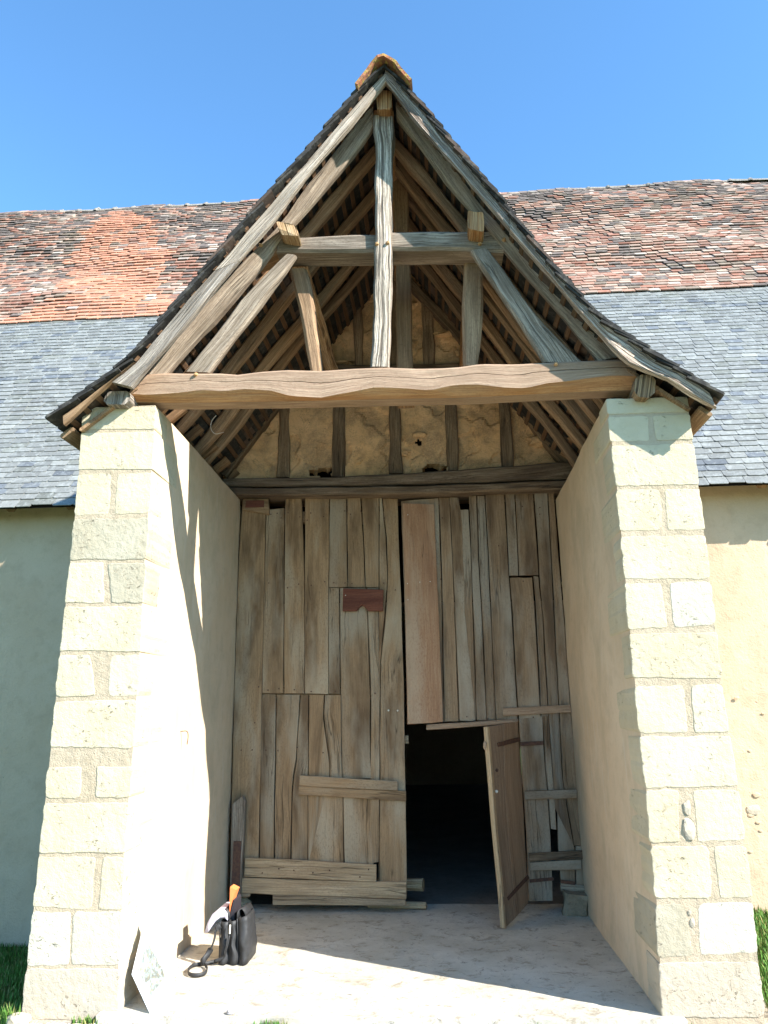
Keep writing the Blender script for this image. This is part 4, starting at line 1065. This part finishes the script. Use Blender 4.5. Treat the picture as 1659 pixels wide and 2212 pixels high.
for a, b, m in ((808, 348, M_IRON), (806, 494, M_METAL)):
    p = at(d4(a, b), pl=(pk[0], pk[1]+.008)); pebble('knob', p, .014, m, wk, (1, 1, 1), 1, a, .1)
p = at(d4(738, 175), pl=pk); pebble('latch_block', p-nv*.015, .022, W_WICK, wk, (.7, .9, 1.8), 1, 4, .1)

# ------------------------------------------------------------------ things standing about
def solid(name, f, poly, Y, depth, mat, parent=None, bevel=.004):
    P = [at(f(*p), Y=Y) for p in poly]; n = len(P); vs = [p for p in P]+[p+(0, depth, 0) for p in P]
    fs = [tuple(range(n-1, -1, -1)), tuple(range(n, 2*n))]+[(i, (i+1) % n, n+(i+1) % n, n+i) for i in range(n)]
    ax = sum(abs(P[i][0]*P[(i+1) % n][2]-P[(i+1) % n][0]*P[i][2]) for i in range(n))
    s = sum(P[i][0]*P[(i+1) % n][2]-P[(i+1) % n][0]*P[i][2] for i in range(n))
    if s > 0: fs = [f_[::-1] for f_ in fs]
    uv = [[(vs[i][2]+vs[i][1], vs[i][0]+vs[i][1]) for i in f_] for f_ in fs]
    o = link(name, mesh(name, vs, fs, mat, uv), parent)
    if bevel: bv = o.modifiers.new('b', 'BEVEL'); bv.width = bevel; bv.segments = 2
    return o
pst = thing('door_post', 'short grey post stub with a dark iron plate beside the closed leaf', 'post')
solid('post_body', d3, [(220, 582), (292, 527), (310, 562), (298, 850), (276, 1238), (206, 1238)], -.085, .07, W_GREY, pst)
solid('iron_plate', d3, [(232, 838), (284, 838), (272, 1176), (215, 1176)], -.095, .012, M_IRON, pst, .002)
o = pebble('stone_block', at(d3(265, 1262), Z=.04), .11, P_MORTAR, None, (1.0, .7, .38), 2, 5, .3); tag(o, 'small flat stone under the iron-plated post stub', 'stone')
piv = thing('pivot_stone', 'rough squared stone in the corner under the right door leaf', 'stone')
p = at(d4(1355, 1262), Y=-.06); bar('block', (p[0]-.01, -.04, -.01), (p[0]+.01, -.05, .165), .21, .17, P_DIRTY, piv, up=(0, 1, 0), n=6, rough=.02, freq=7, bev=.03)
p = at(d4(1338, 1212), Y=-.06); pebble('socket', (p[0], -.09, p[2]-.005), .035, M_IRON, piv, (1, 1, .6), 2, 2, .2)
# pieces of wood lying behind the closed leaf
a = at(d4(300, 1135), Y=.28); o = bar('timber_prop', (a[0]-.75, .42, a[2]-.02), (a[0], .26, a[2]), .10, .10, W_END, None, bev=.03, rough=.006); tag(o, 'round-ended pale timber prop sticking out behind the closed leaf', 'timber prop')
a = at(d4(320, 1256), Y=.10); o = bar('wooden_stick', (a[0]-.5, .16, .03), (a[0], .08, .035), .05, .055, W_RAIL, None, bev=.02, rough=.003); tag(o, 'flat wooden stick on the floor below the pale timber prop', 'stick')
a = at(d4(188, 135), Y=.06); o = bar('wooden_latch', (a[0]-.04, .05, a[2]), (a[0]+.012, .05, a[2]), .04, .08, W_RAIL, None, n=3, bev=.004); tag(o, 'small wooden catch on the edge of the closed leaf', 'door catch')
o = beam('wooden_wedge', d2, [(1285, 645), (1255, 712)], [(1293, 700), (1266, 770)], .06, .03, M_YEL, None, n=3) if False else solid('wooden_wedge', d2, [(1288, 640), (1294, 700), (1268, 772), (1256, 705)], .05, .03, M_YEL); tag(o, 'small yellow wooden wedge in the gap beside the plastered wall', 'wedge')

def tube(name, P, r, mat, parent=None, res=6, sub=6, flat_=None):
    # Catmull-Rom tube
    P = [np.array(p, float) for p in P]; Q = []
    PP = [2*P[0]-P[1]]+P+[2*P[-1]-P[-2]]
    for i in range(1, len(PP)-2):
        for k in range(sub):
            t = k/sub; a, b, c, d = PP[i-1:i+3]; Q.append(.5*((2*b)+(c-a)*t+(2*a-5*b+4*c-d)*t*t+(3*b-a-3*c+d)*t**3))
    Q.append(P[-1]); vs, fs = [], []
    for i, q in enumerate(Q):
        t = (Q[min(i+1, len(Q)-1)]-Q[max(i-1, 0)]); t /= np.linalg.norm(t)
        ref = np.array((0, 0, 1.)) if abs(t[2]) < .9 else np.array((0, 1., 0)); s = np.cross(t, ref); s /= np.linalg.norm(s); u = np.cross(s, t)
        ra, rb = (r, r) if flat_ is None else flat_
        for k in range(res): an = 2*math.pi*k/res; vs.append(q+s*ra*math.cos(an)+u*rb*math.sin(an))
    for i in range(len(Q)-1):
        for k in range(res): m = (k+1) % res; fs.append((i*res+k, i*res+m, (i+1)*res+m, (i+1)*res+k))
    fs += [tuple(range(res-1, -1, -1)), tuple(range((len(Q)-1)*res, len(Q)*res))]
    return link(name, mesh(name, vs, fs, mat, smooth=True), parent)

# satchel
bag = thing('satchel', 'open black leather satchel with a painted lilac sheen on its flap, standing on the floor', 'bag')
def sw(x, y, dy=0): return at(d3(x, y), Y=-1.42+dy)
def satchel():
    # three bellows seen end-on, each a bulging slab
    secs = [((140, 1392), (205, 1392), (200, 1692), (132, 1700)), ((205, 1388), (258, 1384), (262, 1684), (200, 1690)), ((258, 1372), (322, 1350), (345, 1600), (330, 1672), (262, 1682))]
    of = 0
    for n_, s in enumerate(secs):
        tl, tr = sw(*s[0]), sw(*s[1]); br, bl = sw(*s[-2 if len(s) == 4 else -2]), sw(*s[-1])
        mid = sw(*s[2]) if len(s) == 5 else None
        rows = 9; cols = 9; vs = []; fs = []
        for j in range(rows+1):
            q = j/rows; a = tl*(1-q)+bl*q; 
            if mid is not None: b = tr*(1-q/.75)+mid*(q/.75) if q < .75 else mid*(1-(q-.75)/.25)+br*((q-.75)/.25)
            else: b = tr*(1-q)+br*q
            for side in (0, 1):
                for i in range(cols+1):
                    p = i/cols; c = a*(1-p)+b*p
                    bul = math.sin(math.pi*p); depth = .20+.05*q
                    y = -.035*bul*(.55+.45*q)-.018*nz((c[0]*2, n_, c[2]*2), 5)
                    if side: y = depth+.02*bul
                    vs.append((c[0]+.014*nz((n_, q*3, p), 1.6), c[1]+y, max(.0, c[2]) if j < rows else .004))
        m = 2*(cols+1)
        for j in range(rows):
            for i in range(cols):
                fs.append((j*m+i, (j+1)*m+i, (j+1)*m+i+1, j*m+i+1)); k = cols+1+i; fs.append((j*m+k, j*m+k+1, (j+1)*m+k+1, (j+1)*m+k))
            fs.append((j*m, j*m+cols+1, (j+1)*m+cols+1, (j+1)*m)); fs.append((j*m+cols, (j+1)*m+cols, (j+1)*m+2*cols+1, j*m+2*cols+1))
        o = link('compartment', mesh('compartment', vs, fs, M_LEATH, smooth=True), bag); sm = o.modifiers.new('s', 'SOLIDIFY'); sm.thickness = .004
        # piping on the seam
        tube('piping', [tl+(0, -.004, 0), (tl+bl)/2+(0.002, -.006, 0), bl+(0, -.004, .004)], .0045, M_LEATH, bag)
    # upright back panel (right), curved
    vs, fs = [], []
    R_ = [(252, 1392), (256, 1330), (272, 1306), (292, 1302), (310, 1330), (322, 1375), (326, 1420)]
    for k, p in enumerate(R_):
        a = sw(*p, dy=.01+.012*k); vs += [a, a+(0.01, .20, -.005)]
    fs = [(2*i, 2*i+2, 2*i+3, 2*i+1) for i in range(len(R_)-1)]
    o = link('back_panel', mesh('back_panel', vs, fs, M_LEATH, smooth=True), bag); sm = o.modifiers.new('s', 'SOLIDIFY'); sm.thickness = .006
    # flap folded back to the left; its leather sheen is painted as lilac sheets
    Fp = [(196, 1386), (192, 1340), (170, 1314), (130, 1316), (90, 1348), (58, 1402), (36, 1474)]
    vs = []
    for k, p in enumerate(Fp): a = sw(*p, dy=.02); vs += [a, a+(0.0, .22, .0)]
    fs = [(2*i, 2*i+2, 2*i+3, 2*i+1) for i in range(len(Fp)-1)]
    o = link('flap', mesh('flap', vs, fs, M_LEATH, smooth=True), bag); sm = o.modifiers.new('s', 'SOLIDIFY'); sm.thickness = .006
    vs2 = [np.array(v)+(-.003, -.006 if i % 2 == 0 else 0, .006) for i, v in enumerate(vs)]
    lo = [sw(x, y, .015) for x, y in ((192, 1388), (170, 1368), (140, 1368), (110, 1388), (80, 1430), (62, 1460), (36, 1478))]
    v3 = []
    for a, b in zip(vs2[::2], lo): v3 += [a, b]
    o = link('flap_sheen', mesh('flap_sheen', v3, fs, M_SHEEN, smooth=True), bag); sm = o.modifiers.new('s', 'SOLIDIFY'); sm.thickness = .003
    o2 = link('flap_sheen', mesh('flap_sheen', vs2, fs, M_SHEEN, smooth=True), bag)
    # strap hanging to the floor and looping
    tube('strap', [sw(138, 1420, -.02), sw(112, 1450, -.03), sw(95, 1530, -.04), sw(60, 1610, -.05), sw(20, 1665, -.08), at(z5(1190, 1205), Z=.02)], .01, M_LEATH, bag, 6, 6, (.006, .022))
    lp = [at(z5(*p), Z=.018) for p in ((1290, 1190), (1225, 1205), (1150, 1215), (1115, 1245), (1125, 1270), (1170, 1275), (1215, 1262), (1228, 1235), (1215, 1215))]
    tube('strap', lp, .012, M_LEATH, bag, 6, 5, (.004, .014))
    p0 = sw(208, 1415, -.04); tube('buckle', [p0, p0+(0, -.005, -.03), sw(205, 1478, -.045)], .006, M_METAL, bag)
    tube('strap', [sw(205, 1490, -.04), sw(190, 1560, -.05), sw(160, 1640, -.045), sw(100, 1668, -.05)], .01, M_LEATH, bag, 6, 6, (.005, .012))
satchel()
o = solid('orange_folder', d3, [(208, 1155), (250, 1176), (232, 1225), (214, 1290), (206, 1388), (201, 1388)], -1.36, .10, M_ORANGE, None, 0); tag(o, 'thin orange folder standing up inside the open black satchel', 'folder')
o = solid('dark_folder', d3, [(234, 1240), (240, 1252), (238, 1385), (205, 1388), (214, 1320)], -1.365, .18, M_DARK, None, 0); tag(o, 'narrow black folder beside the orange one in the satchel', 'folder')

# picture board leaning on the sunlit wall
def board_mat():
    t = NT('faded_print', .5); uv = t.n('ShaderNodeTexCoord').outputs['UV']; p = t.n('ShaderNodeSeparateXYZ'); t.l(uv, p.inputs[0])
    n1 = t.noise(uv, 7, 5, .7, 1.0); n2 = t.noise(uv, 19, 4, .7)
    dx = t.math('ABSOLUTE', t.math('SUBTRACT', t.math('ADD', p.outputs[0], t.math('MULTIPLY', n1, .12)), .54)); dy = t.math('ABSOLUTE', t.math('SUBTRACT', t.math('ADD', p.outputs[1], t.math('MULTIPLY', n1, .12)), .58))
    m = t.math('MULTIPLY', t.ramp(dx, [(.29, 1.0), (.34, 0.0)]), t.ramp(dy, [(.31, 1.0), (.36, 0.0)]))
    pic = t.mix(t.ramp(n1, [(.4, 0.0), (.58, 1.0)]), (.12, .13, .12), (.30, .36, .35)); pic = t.mix(t.ramp(n2, [(.5, 0.0), (.62, 1.0)]), pic, (.20, .18, .12))
    return t.out(t.mix(m, (.62, .66, .67), pic))
def boardobj():
    C_ = at(z5(888, 1500), Z=.003); B_ = at(z5(780, 1270), X=-1.655); A_ = at(z5(858, 950), X=-1.665); D_ = at(z5(1045, 1310), Z=.003)
    n = 6; vs, fs, uvs = [], [], []
    for j in range(n+1):
        for i in range(n+1):
            u, v = i/n, j/n; p = (C_*(1-u)+D_*u)*(1-v)+(B_*(1-u)+A_*u)*v; vs.append(p)
    m = n+1
    for j in range(n):
        for i in range(n): fs.append((j*m+i, j*m+i+1, (j+1)*m+i+1, (j+1)*m+i)); uvs.append([(i/n, j/n), ((i+1)/n, j/n), ((i+1)/n, (j+1)/n), (i/n, (j+1)/n)])
    o = link('picture_board', mesh('picture_board', vs, fs, board_mat(), uvs, smooth=True)); sm = o.modifiers.new('s', 'SOLIDIFY'); sm.thickness = .004; sm.offset = 0
    tag(o, 'thin pale board with a faded grey picture leaning on the sunlit wall', 'picture board')
boardobj()
# iron hook on the sunlit wall, cord in the roof
h0 = at((392, 1580), X=-1.69); o = tube('wall_hook', [h0+(-.01, 0, 0), h0+(.04, 0, .0), h0+(.05, .0, -.04), h0+(.045, 0, -.09)], .0035, M_IRON); tag(o, 'small rusty hook on the sunlit plastered wall', 'hook')
c = [at(zB(*q), Y=-1.45) for q in ((75, 900), (55, 925), (50, 960), (70, 985), (110, 978))]; o = tube('hanging_cord', c, .0028, M_CORD); tag(o, 'loose pale cord hanging from the rafters above the sunlit pier', 'cord')

# ------------------------------------------------------------------ gravel, grass, litter
def gravel():
    base = [(-1, 0, 0), (1, 0, 0), (0, -1, 0), (0, 1, 0), (0, 0, -1), (0, 0, 1)]; F8 = [(5, 1, 3), (5, 3, 0), (5, 0, 2), (5, 2, 1), (4, 3, 1), (4, 0, 3), (4, 2, 0), (4, 1, 2)]
    V, Fc, C = [], [], []; b = 0
    for i in range(9000):
        x = rnd.uniform(-2.3, 2.15); y = -2.36-abs(rnd.gauss(0, .22)); r = rnd.uniform(.006, .014)
        k = rnd.uniform(.6, 1.1); c = rnd.choice(((.62, .52, .38), (.55, .40, .25), (.68, .63, .54), (.38, .28, .19)))
        an = rnd.uniform(0, 6.3); ca, sa = math.cos(an), math.sin(an)
        for p in base:
            q = (p[0]*r*1.3*rnd.uniform(.8, 1.1), p[1]*r*rnd.uniform(.8, 1.1), p[2]*r*.7); V.append((x+q[0]*ca-q[1]*sa, y+q[0]*sa+q[1]*ca, gz(x, y)+.006+q[2]+rnd.uniform(0, .008)))
        for f in F8: Fc.append(tuple(b+j for j in f)); C += [(c[0]*k, c[1]*k, c[2]*k, 1)]*3
        b += 6
    t = NT('gravel_stones', .85); o = link('gravel', mesh('gravel', V, Fc, t.out(t.n('ShaderNodeAttribute', attribute_name='col').outputs['Color']), cols=C)); tag(o, 'fine tan gravel along the front of the porch floor', kind='stuff')
gravel()
def blades(name, spots, label, cat=None, kind=None, group=None):
    V, Fc, C = [], [], []; b = 0
    for (x, y, h) in spots:
        an = rnd.uniform(0, 6.3); le = rnd.uniform(.1, .6)*h; w = rnd.uniform(.003, .006); z = gz(x, y)
        dx, dy = math.cos(an), math.sin(an); k = rnd.uniform(.6, 1.3); c = (.085*k, .19*k, .03*k) if rnd.random() < .78 else (.22*k, .22*k, .07*k)
        V += [(x-dy*w, y+dx*w, z-.02), (x+dy*w, y-dx*w, z-.02), (x+dx*le*.4+dy*w*.7, y+dy*le*.4-dx*w*.7, z+h*.6), (x+dx*le*.4-dy*w*.7, y+dy*le*.4+dx*w*.7, z+h*.6), (x+dx*le, y+dy*le, z+h)]
        Fc += [(b, b+1, b+2, b+3), (b+3, b+2, b+4)]; C += [(*c, 1)]*7; b += 5
    o = link(name, mesh(name, V, Fc, M_GRASS, cols=C)); tag(o, label, cat, group, kind)
blades('grass', [(rnd.uniform(1.95, 4.2), rnd.uniform(-2.7, -.03), rnd.uniform(.03, .09)) for _ in range(26000)]+[(rnd.uniform(-4.4, -2.32), rnd.uniform(-2.2, -.03), rnd.uniform(.02, .06)) for _ in range(14000)], 'mown grass on both sides of the porch', kind='stuff')
def tuft(cx, cy, r, n, h, label):
    blades('grass_tuft', [(cx+rnd.gauss(0, r), cy+rnd.gauss(0, r*.35), h*rnd.uniform(.5, 1.2)) for _ in range(n)], label, 'grass tuft', None, 'grass tufts along the porch front')
tuft(-2.34, -2.34, .05, 200, .09, 'large grass tuft at the outer foot of the sunlit pier')
tuft(-1.86, -2.34, .04, 90, .045, 'low grass tuft between the sunlit pier and the picture board')
tuft(-.78, -2.38, .04, 90, .045, 'tiny grass tuft at the slab edge near the stone chip')
tuft(.62, -2.38, .05, 90, .04, 'tiny grass tuft at the slab edge before the open wicket')
tuft(1.36, -2.36, .05, 120, .04, 'small grass tuft at the inner foot of the shaded pier')
o = pebble('field_stone', at(z5(110, 1545), Z=-.03), .06, ST_G, None, (1.3, .8, .7), 2, 3, .3); tag(o, 'pale stone lying in the grass by the sunlit pier', 'stone')
o = pebble('stone_chip', at(d3(212, 2018), Z=.012), .022, M_FLINT, None, (1.2, .9, .6), 2, 3, .4); tag(o, 'small dark stone chip on the sunlit floor edge', 'stone chip')
